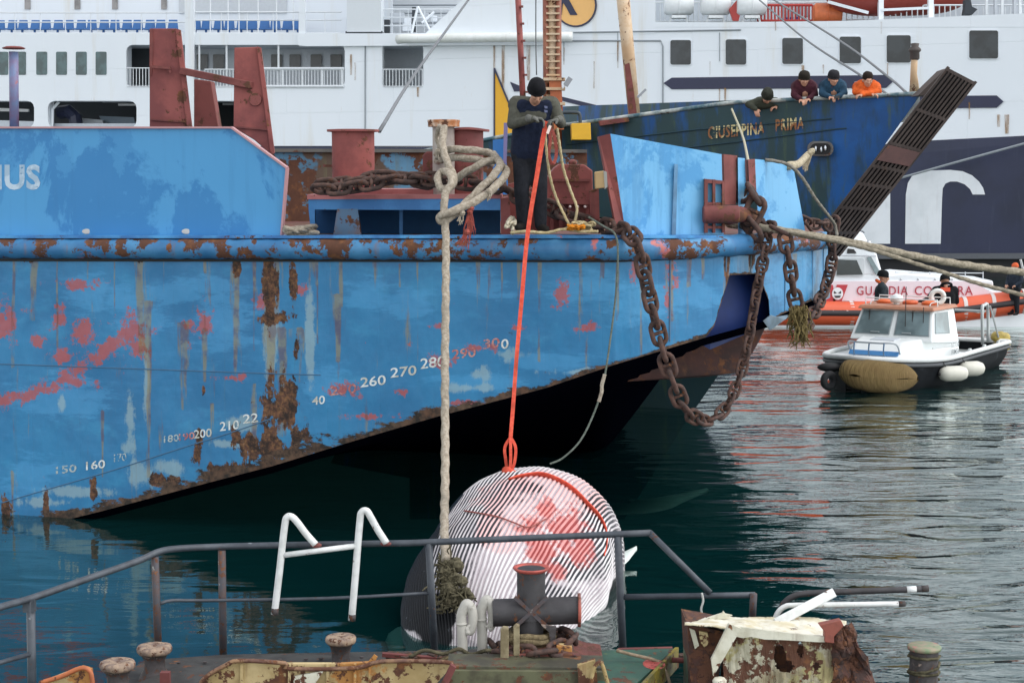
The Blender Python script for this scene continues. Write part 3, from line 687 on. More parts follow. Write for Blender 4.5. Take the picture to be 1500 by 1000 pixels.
# funnel casing with sloping edge
plate([(622,50),(684,-6),(730,-60),(960,-60),(960,50)], lambda p: YF(p)-.02, 8, 'funnel_casing', FW, ferry)
plate([(960,-60),(1800,-60),(1800,40),(960,40)], lambda p: YF(p)+6, .3, 'upper_house', flatm('house_white', lin('c3cad0'), .5, var=.05), ferry)
a = P(-320,-60,YF(-320)+6); b = P(960,-60,YF(960)+6); c = P(1800,-60,YF(1800)+6)
MB().prism([a, c, V((c.x,c.y,16.5)), V((a.x,a.y,16.5))], (0,9,0)).build('superstructure', FW, ferry)
# white pipe
mb = MB(); mb.tube([P(583,58,YF(583)-.7), P(590,57,YF(590)-.75), P(835,54,YF(835)-.75), P(838,54,YF(838)-.7)], .21, 14)
mb.build('overboard_pipe', paint('pipe_white', lin('e3e6e4'), lin('d3d6d0'), rust=.22, scale=.8, streak=.2, rough=.4), ferry, smooth=True)
for pl in ([(600,68),(840,60),(968,60),(971,68),(971,168)], [(535,56),(535,205)], [(840,48),(1085,44)], [(535,56),(560,48)]):
    MB().tube([P(x, y, YF(x)-.03) for x, y in pl], .035, 5).build('seam_pipe', LINE, ferry)
for x in (766,826,905,925,1054): MB().tube([P(x, 48, YF(x)-.02), P(x, 90, YF(x)-.02)], .015, 4).build('plate_seam', LINE, ferry)
# stripes, logos
plate([(972,122),(984,114),(1297,110),(1309,119),(1298,129),(984,131)], lambda p: YF(p)-.04, .05, 'arrow_stripe', NAV, ferry)
plate([(1340,141),(1460,140),(1470,149),(1460,158),(1340,159)], lambda p: YF(p)-.04, .05, 'arrow_stripe', NAV, ferry)
YEL = flatm('logo_yellow', lin('e3a91f'), .45, var=.06)
def outline(pts, nm, ins=.05, mat=NAV, w_=.07):
    mb = MB()
    for p, q in zip(pts, pts[1:]+pts[:1]): mb.bar(P(*p, YF(p[0])-.07), P(*q, YF(q[0])-.07), .04, w_)
    mb.build(nm, mat, ferry)
ly = [(724,100),(744,148),(768,190),(768,216),(724,216)]
plate(ly, lambda p: YF(p)-.05, .05, 'logo_yellow', YEL, ferry); outline(ly, 'logo_outline')
plate([(747,120),(764,127),(764,134),(753,134)], lambda p: YF(p)-.05, .05, 'logo_mark', NAV, ferry)
plate([(820,142),(824,142),(922,166),(922,171),(912,171),(820,147)], lambda p: YF(p)-.05, .05, 'logo_mark', NAV, ferry)
disc = [(843+30*cos(R(a)), 8+31*sin(R(a))) for a in range(0,360,12)]
plate(disc, lambda p: YF(p)-.05, .05, 'logo_disc', flatm('logo_orange', lin('e8b56e'), .45, var=.05), ferry); outline(disc, 'disc_outline')
text_on('R', YF, 814, 846, 20, 44, NAV, ferry, 'logo_letter', off=.08, bold=.04)
WL = paint('letter_white', lin('dfe3e6'), lin('d0d5d8'), streak=.1, scale=.4, rough=.45, bump=.05)
plate([(1230,262),(1304,262),(1304,357),(1230,357)], lambda p: YF(p)-.06, .06, 'hull_letter', WL, ferry)
plate([(1326,357),(1327,285),(1330,268),(1336,258),(1346,252),(1362,250),(1392,249),(1410,251),(1424,257),(1434,266),(1440,275),(1443,285),(1425,285),(1421,277),(1413,270),(1402,266),(1392,266),(1385,269),(1381,276),(1380,290),(1378,357)], lambda p: YF(p)-.06, .06, 'hull_letter', WL, ferry)
# life rafts, rails, lifeboat on the right
RAFT = flatm('raft_white', lin('cfd3d4'), .5); RED = flatm('ferry_red', lin('a83a34'), .5); ORG = flatm('raft_orange', lin('c4683c'), .5, var=.3)
def raft(cx, cy, w_, mat, nm='raft_canister'):
    Y = YF(cx)+1.2; c = P(cx, cy, Y); r = .42; L = w_/FP*Y
    mb = MB(); mb.lathe([(.0,-L/2),(r*.8,-L/2),(r,-L/2+.1),(r,-.03),(r*1.06,-.02),(r*1.06,.02),(r,.03),(r,L/2-.1),(r*.8,L/2),(0,L/2)], None, 16, m=M.Translation(c) @ M.Rotation(pi/2, 4, 'Y'))
    mb.box(c+V((0,0,-.5)), (L*.5,.6,.12)); mb.bar(c+V((-L*.25,0,-.5)), c+V((-L*.35,0,-.95)), .08, .08); mb.bar(c+V((L*.25,0,-.5)), c+V((L*.35,0,-.95)), .08, .08)
    mb.build(nm, mat, ferry, smooth=True, auto=40)
for cx in (994,1048,1101): raft(cx, 8, 42, RAFT)
raft(1212, 20, 40, ORG)
railing(960,1240,4,32,7, name='deck_railing', r=.025, dy=-1.9); railing(1240,1500,8,30,8, name='deck_railing', r=.025, dy=-1.5)
railing(1110,1190,8,31,5, name='red_railing', r=.04, dy=-1.4, mat=RED)
plate([(1068,14),(1080,0),(1090,0),(1082,31),(1074,31)], lambda p: YF(p)+1, .2, 'red_panel', RED, ferry)
plate([(1148,0),(1186,0),(1186,24),(1150,26)], lambda p: YF(p)+2.2, .6, 'deck_locker', SHADEG, ferry); plate([(1150,26),(1172,25),(1172,31),(1150,31)], lambda p: YF(p)+2, .6, 'blue_cover', flatm('cover_blue', lin('2a4a94'), .6), ferry)
# lifeboat
lbt = MB(); Y = YF(1310)+1.8
c0 = P(1208, -12, Y); c1 = P(1424, -16, Y); L = (c1-c0).length; prof = []
def lb(u, v):
    x = u*2-1; wd = max(.02, (1-abs(x)**3.2))**.6; a = pi*v
    return c0.lerp(c1, u) + V((0, 1.1*wd*cos(a), -1.05*wd**.7*sin(a)))
lbt.grid(lb, 32, 12); lbt.build('lifeboat_hull', flatm('lifeboat_red', lin('8f3d34'), .5, var=.15), ferry, smooth=True)
lbt = MB()
def lb2(u, v):
    x = u*2-1; wd = max(.02, (1-abs(x)**3.2))**.6; a = pi*v
    return c0.lerp(c1, u) + V((0, 1.0*wd*cos(a), .75*wd**.7*sin(a)))
lbt.grid(lb2, 32, 12); lbt.build('lifeboat_canopy', flatm('canopy_orange', lin('b8553a'), .5, var=.1), ferry, smooth=True)
for x in (1290,1363): MB().bar(P(x, 32, YF(x)+.6), P(x, -30, YF(x)+.6), .25, .2).build('davit', FW, ferry)
MB().bar(P(1292, 15, YF(1292)+.5), P(1362, 12, YF(1362)+.5), .12, .1).build('davit', FW, ferry)
MB().bar(P(1213, 3, YF(1213)+.4), P(1272, 19, YF(1272)+.4), .08, .12).build('davit', FW, ferry)
plate([(1414,0),(1422,0),(1424,10),(1432,14),(1424,22),(1412,22),(1414,12)], lambda p: YF(p)+.8, .4, 'winch', DARKI, ferry)
for i, x in enumerate((1445,1458,1468,1486,1494)): MB().bar(P(x,22,YF(x)+1), P(x,-10,YF(x)+1), .1+.1*(i%2), .1).build('deck_post', (RW,SHADEG)[i%2], ferry)
MB().tube([P(1315,262,YF(1315)-.4), P(1400,238,YF(1400)-.9), P(1720,150,YF(1720)-1.5)], .05, 6).build('slack_cable', LINE, ferry)
# ---------------- blue fishing / supply vessel with bow ramp ----------------
YG = dep([(700, 31), (1350, 27.5)])
gp = thing('ship', 'blue green stained ship bow with a black grated ramp, moored behind the barge', 'ship', P(1100, 200, YG(1100)) * 1)
def gmat():
    m, n, b = nmat('ship_blue'); t = NT(n)
    vx = t.noise(1, 7, .66, t.map((2.2, 2.2, .35))); sep = t.nd('ShaderNodeSeparateXYZ'); n.links.new(t.tc.outputs['Object'], sep.inputs[0])
    col = t.mix(t.ramp(t.noise(1.2, 5), .4, .6), lin('17599c'), lin('184d86'))
    # algae and dirt: strongest low and to the left
    bias = t.math('ADD', t.ramp(sep.outputs[0], .2, 2.0, .09, -.08), t.ramp(sep.outputs[2], -1.6, 0, .10, 0))
    a = t.math('ADD', vx, bias)
    col = t.mix(t.math('MULTIPLY', t.ramp(a, .45, .62), .92), col, t.mix(t.noise(2.5, 5, .7), lin('30483a'), lin('243c40')))
    col = t.mix(t.math('MULTIPLY', t.ramp(t.noise(1, 7, .72, t.map((4.5, 4.5, .35), loc=(3,0,9))), .54, .68), .7), col, lin('465c46'))
    col = t.mix(t.ramp(t.noise(1, 7, .72, t.map((5, 5, .8), loc=(8,0,2))), .7, .73), col, lin('5a4434'))
    t.set(b.inputs['Base Color'], col); b.inputs['Roughness'].default_value = .5
    t.set(b.inputs['Normal'], t.bump(t.noise(6, 5), .2, .01, t.bump(t.noise(.8, 2), .3, .06))); return m
GB = gmat()
STEM = [(137,1350),(200,1305),(335,1208),(480,1100),(625,1000),(760,915)]   # y -> x
def stem(y): return ipl(y, STEM)
def gtop(px): return ipl(px, [(600,225),(830,183),(1075,150),(1160,146),(1350,137)])
mb = MB()
def gs(u, v):
    y0 = 0; px = 600+(1350-600)*u; yt = gtop(px); yb = 760
    y = yt+(yb-yt)*v; xs_ = stem(y); px = 600+(xs_-600)*u
    yt = gtop(600+750*u); y = yt+(yb-yt)*v
    return P(px, y, YG(px) + .9*v*1.0)
mb.grid(gs, 60, 30); mb.build('hull_side', GB, gp, smooth=True)
# far side of the bow and inner face
mb = MB(); mb.grid(lambda u, v: gs(1, v) + V((-6*u, 6*u, 0)) , 6, 30); mb.build('far_hull_side', GB, gp)
mb = MB()
def gi(u, v):
    px = 600+750*u; return P(px, gtop(px)+40*v, YG(px)) + V((0,.12,0))
mb.grid(gi, 40, 2); mb.build('bulwark_inside', paint('inside_white', lin('cfd2cc'), lin('b9b9ae'), rust=.25), gp)
a = [P(600+750*i/20, gtop(600+750*i/20)+40, YG(600+750*i/20))+V((0,.13,0)) for i in range(21)]
mb = MB()
for p, q in zip(a, a[1:]): mb.quad(p, q, V((q.x-1,q.y+6,q.z)), V((p.x-1,p.y+6,p.z)))
mb.build('foredeck', flatm('foredeck_green', lin('4a5550'), .8), gp)
MB().tube([P(x, gtop(x), YG(x)) for x in range(600, 1351, 15)], .035, 8).build('rail_cap', paint('cap_blue', lin('b9beb8'), lin('3d5f6a'), rust=.3, scale=3), gp, smooth=True)
for pl in ([(830,212),(1020,190),(1218,174)], [(900,228),(1080,208),(1218,190),(1240,188)]):
    MB().tube([P(x, y, YG(x)+.9*(y-gtop(x))/600-.01) for x, y in pl], .012, 5).build('hull_strake', flatm('strake_dark', lin('25404a'), .6), gp)
yg2 = lambda p: YG(p)+.05
for s_, x0, x1 in (('GIUSEPPINA',1037,1120),('PRIMA',1136,1178)):
    text_on(s_, yg2, x0, x1, 203 if x0 < 1100 else 192, 17 if x0 < 1100 else 17, textm('name_rusty', lin('c9bd8a'), .45, lin('8a5a34'), 7), gp, 'name_lettering', slope=-.09, off=.02, bold=.03, track=1.1)
# hawse hole
yh_ = lambda p: YG(p)-.02
plate(rpoly(1183,1221,207,229,10), yh_, .05, 'hawse_rim', paint('hawse_rim', lin('6a6a68'), lin('4f4a48'), rust=.4), gp, bevel=.01)
plate(rpoly(1187,1217,210,226,8), lambda p: yh_(p)-.012, .05, 'hawse_hole', flatm('hole_black', (.004,.004,.005), .6), gp)
for x, y in ((1195,218),(1203,219),(1209,217)): MB().ball(P(x,y,YG(x)-.06), (.02,.01,.05), 8).build('hawse_roller', flatm('roller_steel', lin('c9ccd0'), .3, metal=.8), gp, smooth=True)
# ramp: grated plate leaning over the bow
RAMP = paint('ramp_black', lin('4a403b'), lin('39302c'), rust=.25, streak=.15, rough=.8)
ra, rb, rc, rd = (1388,101), (1428,122), (1250,348), (1196,348)   # top-left, top-right, bottom-right, bottom-left
yr0, yr1 = 26.6, 26.9
def rp(u, v, o=0):  # u across, v down
    tx = ra[0]+(rb[0]-ra[0])*u; ty = ra[1]+(rb[1]-ra[1])*u; bx = rd[0]+(rc[0]-rd[0])*u; by = rd[1]+(rc[1]-rd[1])*u
    return P(tx+(bx-tx)*v, ty+(by-ty)*v, yr0+(yr1-yr0)*v - u*.35 - o)
mb = MB()
N = 8
for i in range(N+1):
    u = i/N; mb.bar(rp(u,0,.08), rp(u,1.12,.08), .026, .05, up=V((0,-1,0)))
mb.build('ramp_bars', RAMP, gp)
for v in (0.005,.24,.44,.575,.68,.82,.97): MB().bar(rp(0,v,.07), rp(1,v,.07), .05, .06, up=V((0,-1,0))).build('ramp_crossbar', RAMP, gp)

mb = MB(); mb.prism([rp(0,0,-.04), rp(1,0,-.04), rp(1,1.12,-.04), rp(0,1.12,-.04)], (0,.05,0)); mb.build('ramp_plate', flatm('ramp_plate', lin('100e0d'), .9, var=.3), gp)
mb = MB(); mb.prism([rp(0,.45,.12), rp(1,.45,.12), rp(1,.54,.12), rp(0,.54,.12)], (0,.03,0)); mb.build('ramp_patch', paint('ramp_patch', lin('5a3a34'), lin('4a302c'), rust=.3), gp)
mb = MB(); mb.bar(rp(-.02,-.01,.06), rp(-.02,1.1,.06), .03, .08, up=V((0,-1,0))); mb.bar(rp(1.0,-.01,.06), rp(1.0,1.1,.06), .03, .08, up=V((0,-1,0))); mb.build('ramp_sides', RAMP, gp)
plate([(1384,102),(1392,99),(1366,140),(1345,140)], 26.9, .5, 'ramp_hinge', RAMP, gp)
# masts and gear standing on the ship
MAST = paint('mast_cream', lin('c4b095'), lin('b89a78'), rust=.42, scale=3, rough=.6)
def post(x0, y0, x1, y1, Y, r, nm, m_, r1=None):
    return MB().tube([P(x0,y0,Y), P(x1,y1,Y)], (lambda t: r+((r1 or r)-r)*t), 12).build(nm, m_, gp, smooth=True)
post(930,178,909,-40,30.5,.105,'derrick_post',MAST,.12)
plate([(915,95),(922,92),(928,130),(934,176),(922,176)], 30.38, .05, 'rust_plate', RPD, gp)
mb = MB()
for x in (800,819): mb.tube([P(x,235,30), P(x-1,-40,30)], .05, 8)
mb.build('mast_rails', paint('mast_rust', lin('7a4636'), lin('8f5a40'), rust=.4), gp, smooth=True)
MB().tube([P(809,235,30.1), P(808,-40,30.1)], .10, 12).build('mast', MAST, gp, smooth=True)
mb = MB()
for i in range(24): y = -20+i*10; mb.bar(P(800,y,29.95), P(820,y,29.95), .03, .03)
mb.build('mast_rungs', MAST, gp)
plate([(804,118),(822,116),(826,190),(812,190)], 29.8, .1, 'rusty_plate', paint('orange_rust', lin('b5673a'), lin('9c5030'), rust=.4), gp)
for y in (114,128,150): plate([(796,y),(828,y),(828,y+4),(796,y+4)], 29.75, .3, 'mast_bracket', MAST, gp)
mb = MB(); mb.box(None, (.09,.06,.16), m=M.Translation(P(832,120,29.7)) @ M.Rotation(.6,4,'Y')); mb.build('floodlight', flatm('lamp_grey2', lin('8a8f94'), .4), gp); MB().tube([P(824,130,29.7), P(832,120,29.7)], .012, 5).build('lamp_arm', RW, gp)
mb = MB(); mb.box(None, (.04,.05,.2), m=M.Translation(P(940,137,30)) @ M.Rotation(.8,4,'Y')); mb.build('floodlight', flatm('lamp_grey2', lin('8a8f94'), .4), gp); MB().tube([P(934,140,30), P(940,140,30)], .012, 5).build('lamp_arm', RW, gp)
post(768,185,757,-40,26,.045,'red_pole',RP)
for i in range(8): MB().box(P(759+i*1.5+5, 10+i*25, 25.95), (.05,.05,.03)).build('pole_step', RPD, gp)
MB().tube(cr([P(820,165,29.5), P(842,165,29.5), P(849,168,29.5), P(850,183,29.5)], 5), .03, 8).build('vent_pipe', flatm('pipe_dark', lin('2f3a40'), .5), gp, smooth=True)
plate([(837,181),(865,180),(866,205),(838,205)], 29.4, .6, 'yellow_box', flatm('box_yellow', lin('d9a823'), .5), gp, bevel=.01)
plate([(878,177),(920,172),(922,178),(880,184)], 29.6, .6, 'hatch_lid', RPD, gp)
# bollard post at bow
post(1337,137,1340,75,27.7,.055,'bow_post',MAST)
post(1345,137,1338,90,27.75,.03,'bow_post_brace',MAST)
c = P(1340,77,27.7); MB().lathe([(.06,-.12),(.08,-.1),(.075,0),(.1,.02),(.1,.05),(.06,.09),(.07,.14),(0,.15)], c, 14).build('bow_post_cap', flatm('cap_dark', lin('4a4340'), .7, var=.4), gp, smooth=True)
WIRE = flatm('wire', lin('5a5d60'), .5)
def wire(pts, r, name, label, grp=None, mat=None):
    o = MB().tube(cr([P(*p) for p in pts], 8), r, 6).build(name, mat or WIRE, None, smooth=True)
    return tag(o, label, 'cable', grp)
wire([(690,-5,60),(650,50,50),(600,120,40),(556,192,30)], .04, 'wire_cable', 'thin dark wire slanting down across the white ferry behind the left bollard')
wire([(1112,0,50),(1180,58,40),(1260,110,32),(1302,140,27.6)], .022, 'wire_cable', 'lower of the two thin wires slanting from the ferry to the blue bow')
wire([(1125,-5,50),(1230,60,36),(1300,112,30),(1330,138,27.6)], .022, 'wire_cable', 'upper of the two thin wires slanting from the ferry to the blue bow')
wire([(785,-20,29),(785,60,29),(786,110,29)], .012, 'wire_stay', 'thin vertical dark stay wire directly above the deckhand with black hat')
wire([(1072,160,27.8),(1088,200,26),(1097,240,20.6)], .018, 'mooring_line', 'thin pale line hanging over the painted name of the blue ship', mat=flatm('line_pale', lin('a9a48c'), .9))

# rust runs weeping from fittings on the ferry side
def runm():
    m, n, b = nmat('rust_run'); t = NT(n)
    t.set(b.inputs['Base Color'], t.mix(t.noise(2, 4), lin('b08a4c'), lin('8a5f3c'))); b.inputs['Roughness'].default_value = .7
    tr = t.nd('ShaderNodeBsdfTransparent'); mx = t.nd('ShaderNodeMixShader'); f = t.ramp(t.noise(1, 7, .7, t.map((9, 9, .7))), .42, .62, .15, 1)
    t.set(mx.inputs[0], f); n.links.new(b.outputs[0], mx.inputs[2]); n.links.new(b.outputs[0], mx.inputs[1]); n.links.new(tr.outputs[0], mx.inputs[1])
    t.set(mx.inputs[0], t.math('MULTIPLY', f, .55)); n.links.new(mx.outputs[0], n.nodes['Material Output'].inputs[0]); return m
RUNM = runm()
for x, y0, y1, w_ in ((737,60,150,5),(724,66,110,3),(774,62,118,6),(1176,96,112,4),(1062,129,150,3),(1054,130,160,2),(1351,222,236,5),(1358,216,232,3),(1344,214,222,12),(514,80,110,3),(520,92,118,2),(612,128,142,3),(1300,93,112,2),(1136,32,45,2),(1291,32,50,2),(905,60,100,2),(826,70,95,2),(1420,150,175,2),(1463,168,186,5),(1475,168,196,7),(600,60,66,8),(1040,90,110,2),(870,90,130,2),(1206,95,108,2)):
    plate([(x-w_/2,y0),(x+w_/2,y0),(x+w_*.35,y1),(x-w_*.35,y1)], lambda p: YF(p)-.045, .004, 'rust_run', RUNM, ferry)
# ---------------- chains ----------------
CHM = paint('chain_rust', lin('5a4138'), lin('3a2c28'), rust=.45, scale=9, rough=.85, bump=.6)
def link_mesh(L, Wd, r, name='link'):
    mb = MB(); pts = []; h = (L-Wd)/2
    for i in range(9): a = -pi/2+pi*i/8; pts.append((h+Wd/2*cos(a), Wd/2*sin(a), 0))
    for i in range(9): a = pi/2+pi*i/8; pts.append((-h+Wd/2*cos(a), Wd/2*sin(a), 0))
    pts.append(pts[0]); pts = [V(p) for p in pts]
    rings = []; bm = mb.bm; N = len(pts)-1
    for i in range(N):
        t = (pts[(i+1) % N]-pts[i-1]).normalized(); x = V((t.y, -t.x, 0)); ring = []
        for k in range(8):
            th = 2*pi*k/8; ring.append(bm.verts.new(pts[i]+x*(r*cos(th))+V((0,0,r*sin(th)))))
        rings.append(ring)
    for i in range(N):
        for k in range(8): bm.faces.new((rings[i][k], rings[i][(k+1) % 8], rings[(i+1) % N][(k+1) % 8], rings[(i+1) % N][k]))
    mb.tube([V((0,-Wd/2,0)), V((0,Wd/2,0))], r*.8, 6)
    return mb
_lk = link_mesh(.235, .135, .024).build('link', CHM, None, smooth=True); LINKME = _lk.data; bpy.data.objects.remove(_lk)
def chain(name, label, pts, group=None, sc=lambda t: 1, pitch=.165, jit=.0, strands=1):
    path = cr(pts, 24); o = thing(name, label, 'chain', path[0], group); off = path[0]
    ds = [0]
    for a, b in zip(path, path[1:]): ds.append(ds[-1]+(b-a).length)
    tot = ds[-1]
    for st in range(strands):
        s = 0; k = 0; i = 0; x0 = None
        while s < tot:
            while ds[i+1] < s: i += 1
            u = (s-ds[i])/(ds[i+1]-ds[i] or 1); p = path[i].lerp(path[i+1], u); t = (path[i+1]-path[i]).normalized()
            f = sc(s/tot)
            if x0 is None: x0 = t.orthogonal().normalized()
            x0 = (x0-t*x0.dot(t)).normalized(); y = t.cross(x0)
            a = (0 if k % 2 else pi/2) + .5*sin(k*.9)*.5 + jit*random.uniform(-1, 1) + k*.05
            yy = x0*cos(a)+y*sin(a); zz = t.cross(yy)
            q = p.copy()
            if strands > 1:
                ph = s*9+st*pi; q += (x0*cos(ph)+y*sin(ph))*.055
            l = bpy.data.objects.new('link', LINKME); S.collection.objects.link(l); l.parent = o
            mt = M((t, yy, zz)).transposed().to_4x4(); l.matrix_local = M.Translation(q-off) @ mt @ M.Scale(f, 4)
            s += pitch*f; k += 1
    return o
def pts(L, Y=None, off=0):
    out = []
    for p in L:
        out.append(P(p[0], p[1], p[2] if len(p) > 2 else (Y(p[0])-off if callable(Y) else Y)))
    return out
bigc = lambda t: 1.12 if t < .62 else max(.8, 1.12-(t-.62)*2.2)
chain('anchor_chain', 'long rusty chain across the deck then hanging in a deep loop beside the bow', pts([(478,271,19.6),(520,266,19.5),(560,258,19.5),(600,262,19.4),(640,263,19.3),(690,268,19.3),(735,275,19.1),(765,290,19.0),(800,302,19.0),(835,318,18.9),(870,328,18.8),(900,334,18.5),(921,341,18.2),(935,362,18.05),(944,400,18.1),(955,450,18.1),(968,500,18.15),(985,556,18.2),(1005,600,18.3),(1034,615,18.5),(1062,598,18.7),(1082,556,18.8),(1096,500,18.9),(1108,430,19),(1118,380,19.1),(1124,342,19.25),(1120,325,19.6)]), sc=bigc, jit=.25)
chain('anchor_chain', 'short dark chain hanging over the bow between two longer ones, frayed rope at its end', pts([(1118,332,19.4),(1130,334,19.2),(1146,340,19.1),(1152,360,19.05),(1158,395,19.05),(1163,430,19.1),(1170,458,19.15)]), sc=lambda t: 1.0, jit=.2)
chain('anchor_chain', 'rusty chain hanging from the far right tip of the bow', pts([(1222,330,20.9),(1219,350,20.9),(1218,385,20.9),(1209,420,20.8),(1196,450,20.4),(1184,474,20.0),(1174,482,19.6)]), sc=lambda t: .95, jit=.2)
chain('anchor_chain', 'heap of thick chain links beside the fairlead on the bow', pts([(1078,276,19.7),(1090,284,19.5),(1104,284,19.3),(1106,305,19.2),(1097,325,19.2),(1104,338,19.15),(1120,344,19.1)]), sc=lambda t: 1.35, jit=.5)
chain('anchor_chain', 'doubled rusty chain strand lying along the upper deck between the two red bollards', pts([(474,277,19.4),(500,277,19.35),(540,270,19.3),(585,262,19.3),(625,268,19.3)]), sc=lambda t: 1.15, jit=.4)
chain('anchor_chain', 'thin rusty chain draped behind the bow bulwark tip', pts([(1178,322,20.6),(1192,328,20.6),(1206,326,20.7),(1216,334,20.8)]), sc=lambda t: .8, jit=.5)
# whale body axis (needed by the lines that rest on it)
AX = [(-.46,14.95,-.55,.05),(-.43,15.05,-.45,.40),(-.38,15.25,-.30,.64),(-.28,15.55,-.12,.81),(-.14,15.95,.06,.9),(.02,16.4,.2,.93),(.16,16.95,.30,.92),(.27,17.5,.2,.9),(.38,18.1,-.08,.84),(.5,18.7,-.45,.74),(.65,19.4,-.95,.57),(.85,20.2,-1.4,.38),(1.05,21,-1.7,.15)]
axc = cr([a[:3] for a in AX], 14); axr = [v.x for v in cr([(a[3],0,0) for a in AX], 14)]
def surf(px, py, dy=0):
    best = None
    d = ray(px, py)
    for c, r in zip(axc, axr):
        # closest approach of the ray to sphere of radius r
        oc = V((0,0,HC))-c; dn = d.normalized(); bq = oc.dot(dn); cq = oc.dot(oc)-(r*.995)**2; D = bq*bq-cq
        if D > 0:
            tt = -bq-sqrt(D)
            if best is None or tt < best: best = tt
    if best is None: return None
    return V((0,0,HC))+d.normalized()*(best-.035)
# ---------------- ropes ----------------
RPW = ropem('rope_pale', lin('b0a696'), lin('8a7f70')); RPY = ropem('rope_yellowish', lin('c2b694'), lin('a8966c')); RPG = ropem('rope_weedy', lin('6a6450'), lin('3a372a'), 14)
def rope(pl, r, name, label, cat='rope', mat=None, n=14, lobes=3, amp=.12, tw=None, k=10, parent=None, kind=None):
    path = cr(pl, k)
    # dense resample so that the twist reads
    out = [path[0]]
    for a, b in zip(path, path[1:]):
        m_ = max(1, int((b-a).length/(r*.7)))
        for i in range(1, m_+1): out.append(a.lerp(b, i/m_))
    o = MB().tube(out, r, n, lobes=lobes, amp=amp, tw=tw or 1.1/r).build(name, mat or RPW, parent, smooth=True)
    return tag(o, label, cat) if label else o
# heavy mooring rope : wrapped round the right bollard, knotted, hanging to the whale's tail loop
yr_ = lambda p: YB(p)
RM = thing('mooring_rope', 'thick pale braided rope knotted round the bollard and hanging down to the whale', 'rope', P(652,320,18))
rr = .04
rope(pts([(651,186,18.9),(648,210,18.75),(654,235,18.5),(664,258,18.35),(662,272,18.25),(648,277,18.2),(641,264,18.3),(646,252,18.4),(658,254,18.25),(661,270,18.1),(652,285,18.05),(651,310,17.98),(653,345,17.9),(653,420,17.6),(652,520,17.2),(652,620,16.9),(652,700,16.45),(651,760,15.9)])+[surf(652,790)+V((0,-.12,0)), surf(654,818)+V((0,-.08,0))], rr, 'hanging_part', None, mat=RPW, parent=RM)
rope(pts([(640,226,19.6),(660,219,18.85),(700,221,18.8),(724,228,19.2),(712,240,19.9)]), rr, 'turn', None, parent=RM)
rope(pts([(640,236,19.6),(664,231,18.85),(700,234,18.8),(720,240,19.2)]), rr, 'turn', None, parent=RM)
rope(pts([(668,262,18.7),(690,248,18.6),(715,236,18.6),(730,236,18.7),(735,246,18.8)]), rr, 'turn', None, parent=RM)
rope(pts([(722,226,18.8),(732,240,18.5),(724,256,18.3),(700,280,18.2),(680,300,18.1),(662,317,18.0),(648,324,17.95),(645,318,17.95),(656,312,17.9),(690,298,18.0),(716,282,18.1),(736,262,18.3),(742,250,18.5),(734,243,18.6)]), rr*1.05, 'bight', None, parent=RM)
rope(pts([(645,184,19.0),(640,200,19.1),(644,215,19.1),(640,232,19.2)]), rr*.7, 'turn', None, parent=RM)
def frays(L, name, mat, parent, r=.008, seed=1):
    rnd = random.Random(seed)
    for (x, y, Y, dx, dy, n_) in L:
        mb = MB(); mb.ball(P(x, y, Y), .035, 8)
        for i in range(n_):
            a = P(x+rnd.uniform(-3,3), y, Y); b = P(x+dx+rnd.uniform(-5,5), y+dy*rnd.uniform(.6,1), Y-.02)
            mb.tube([a, (a+b)/2+V((rnd.uniform(-.03,.03),0,rnd.uniform(-.02,.02))), b], lambda t: r*(1-.7*t), 5)
        o = mb.build(name, mat, parent)
    return o
frays([(677,312,17.95,-3,18,7),(716,280,18.05,-3,16,6),(641,222,18.9,2,14,5)], 'frayed_strands', RPW, RM, .01)
# weed-grown end loop
mb = MB(); rnd = random.Random(5)
for i in range(260):
    t = rnd.random(); cx = 652+14*t+rnd.gauss(0, 5+12*t); cy = 815+75*t+rnd.gauss(0,4); a = surf(cx, cy)
    if a is None: continue
    a = a+V((0,-.06+rnd.gauss(0,.04),0)); L_ = rnd.uniform(.03,.1)
    d = V((rnd.gauss(0,.6), rnd.gauss(0,.4), rnd.gauss(-.4,.8))).normalized()*L_
    mb.tube([a, a+d*.5+V((rnd.gauss(0,.015),0,0)), a+d], lambda t: .013*(1-.6*t), 5)
for i in range(26):
    t = rnd.random(); mb.ball(surf(656+12*t+rnd.gauss(0,6+6*t), 820+62*t)+V((0,-.02,0)), rnd.uniform(.03,.06), 8)
mb.tube([surf(653,800), surf(655,830), surf(660,860), surf(668,885)], .05, 8); mb.build('weed_growth', RPG, RM)
# sling : orange red strap from the hands to the whale
SLM = ropem('sling_red', lin('d9604a'), lin('c04a3c'), 20)
def strap(path, w_, th, name, parent=None, mat=None, widev=V((1,0,0))):
    path = cr(path, 8); mb = MB(); rings = []
    for i, p in enumerate(path):
        t = (path[min(i+1,len(path)-1)]-path[max(i-1,0)]).normalized()
        ww = w_(i/(len(path)-1)) if callable(w_) else w_
        n_ = t.cross(widev).normalized(); x = n_.cross(t)
        rings.append([mb.bm.verts.new(p+x*(a*ww/2)+n_*(b*th/2)) for a, b in ((-1,-1),(-.3,-1.4),(.3,-1.4),(1,-1),(1,1),(-1,1))])
    for a, b in zip(rings, rings[1:]):
        for k in range(6): mb.bm.faces.new((a[k], a[(k+1)%6], b[(k+1)%6], b[k]))
    mb.bm.faces.new(rings[0][::-1]); mb.bm.faces.new(rings[-1])
    return mb.build(name, mat or SLM, parent, smooth=True, auto=50)
SL = thing('sling', 'orange red lifting strap running from the hands of the deckhand down to the whale', 'sling', P(770,400,18))
strap(pts([(801,178,18.15),(795,205,18.13),(786,260,18.05),(776,320,17.95),(770,370,17.85),(765,430,17.7),(757,520,17.45),(752,590,17.3),(748,640,17.1)]), lambda t: .05-.012*t, .012, 'strap', SL)
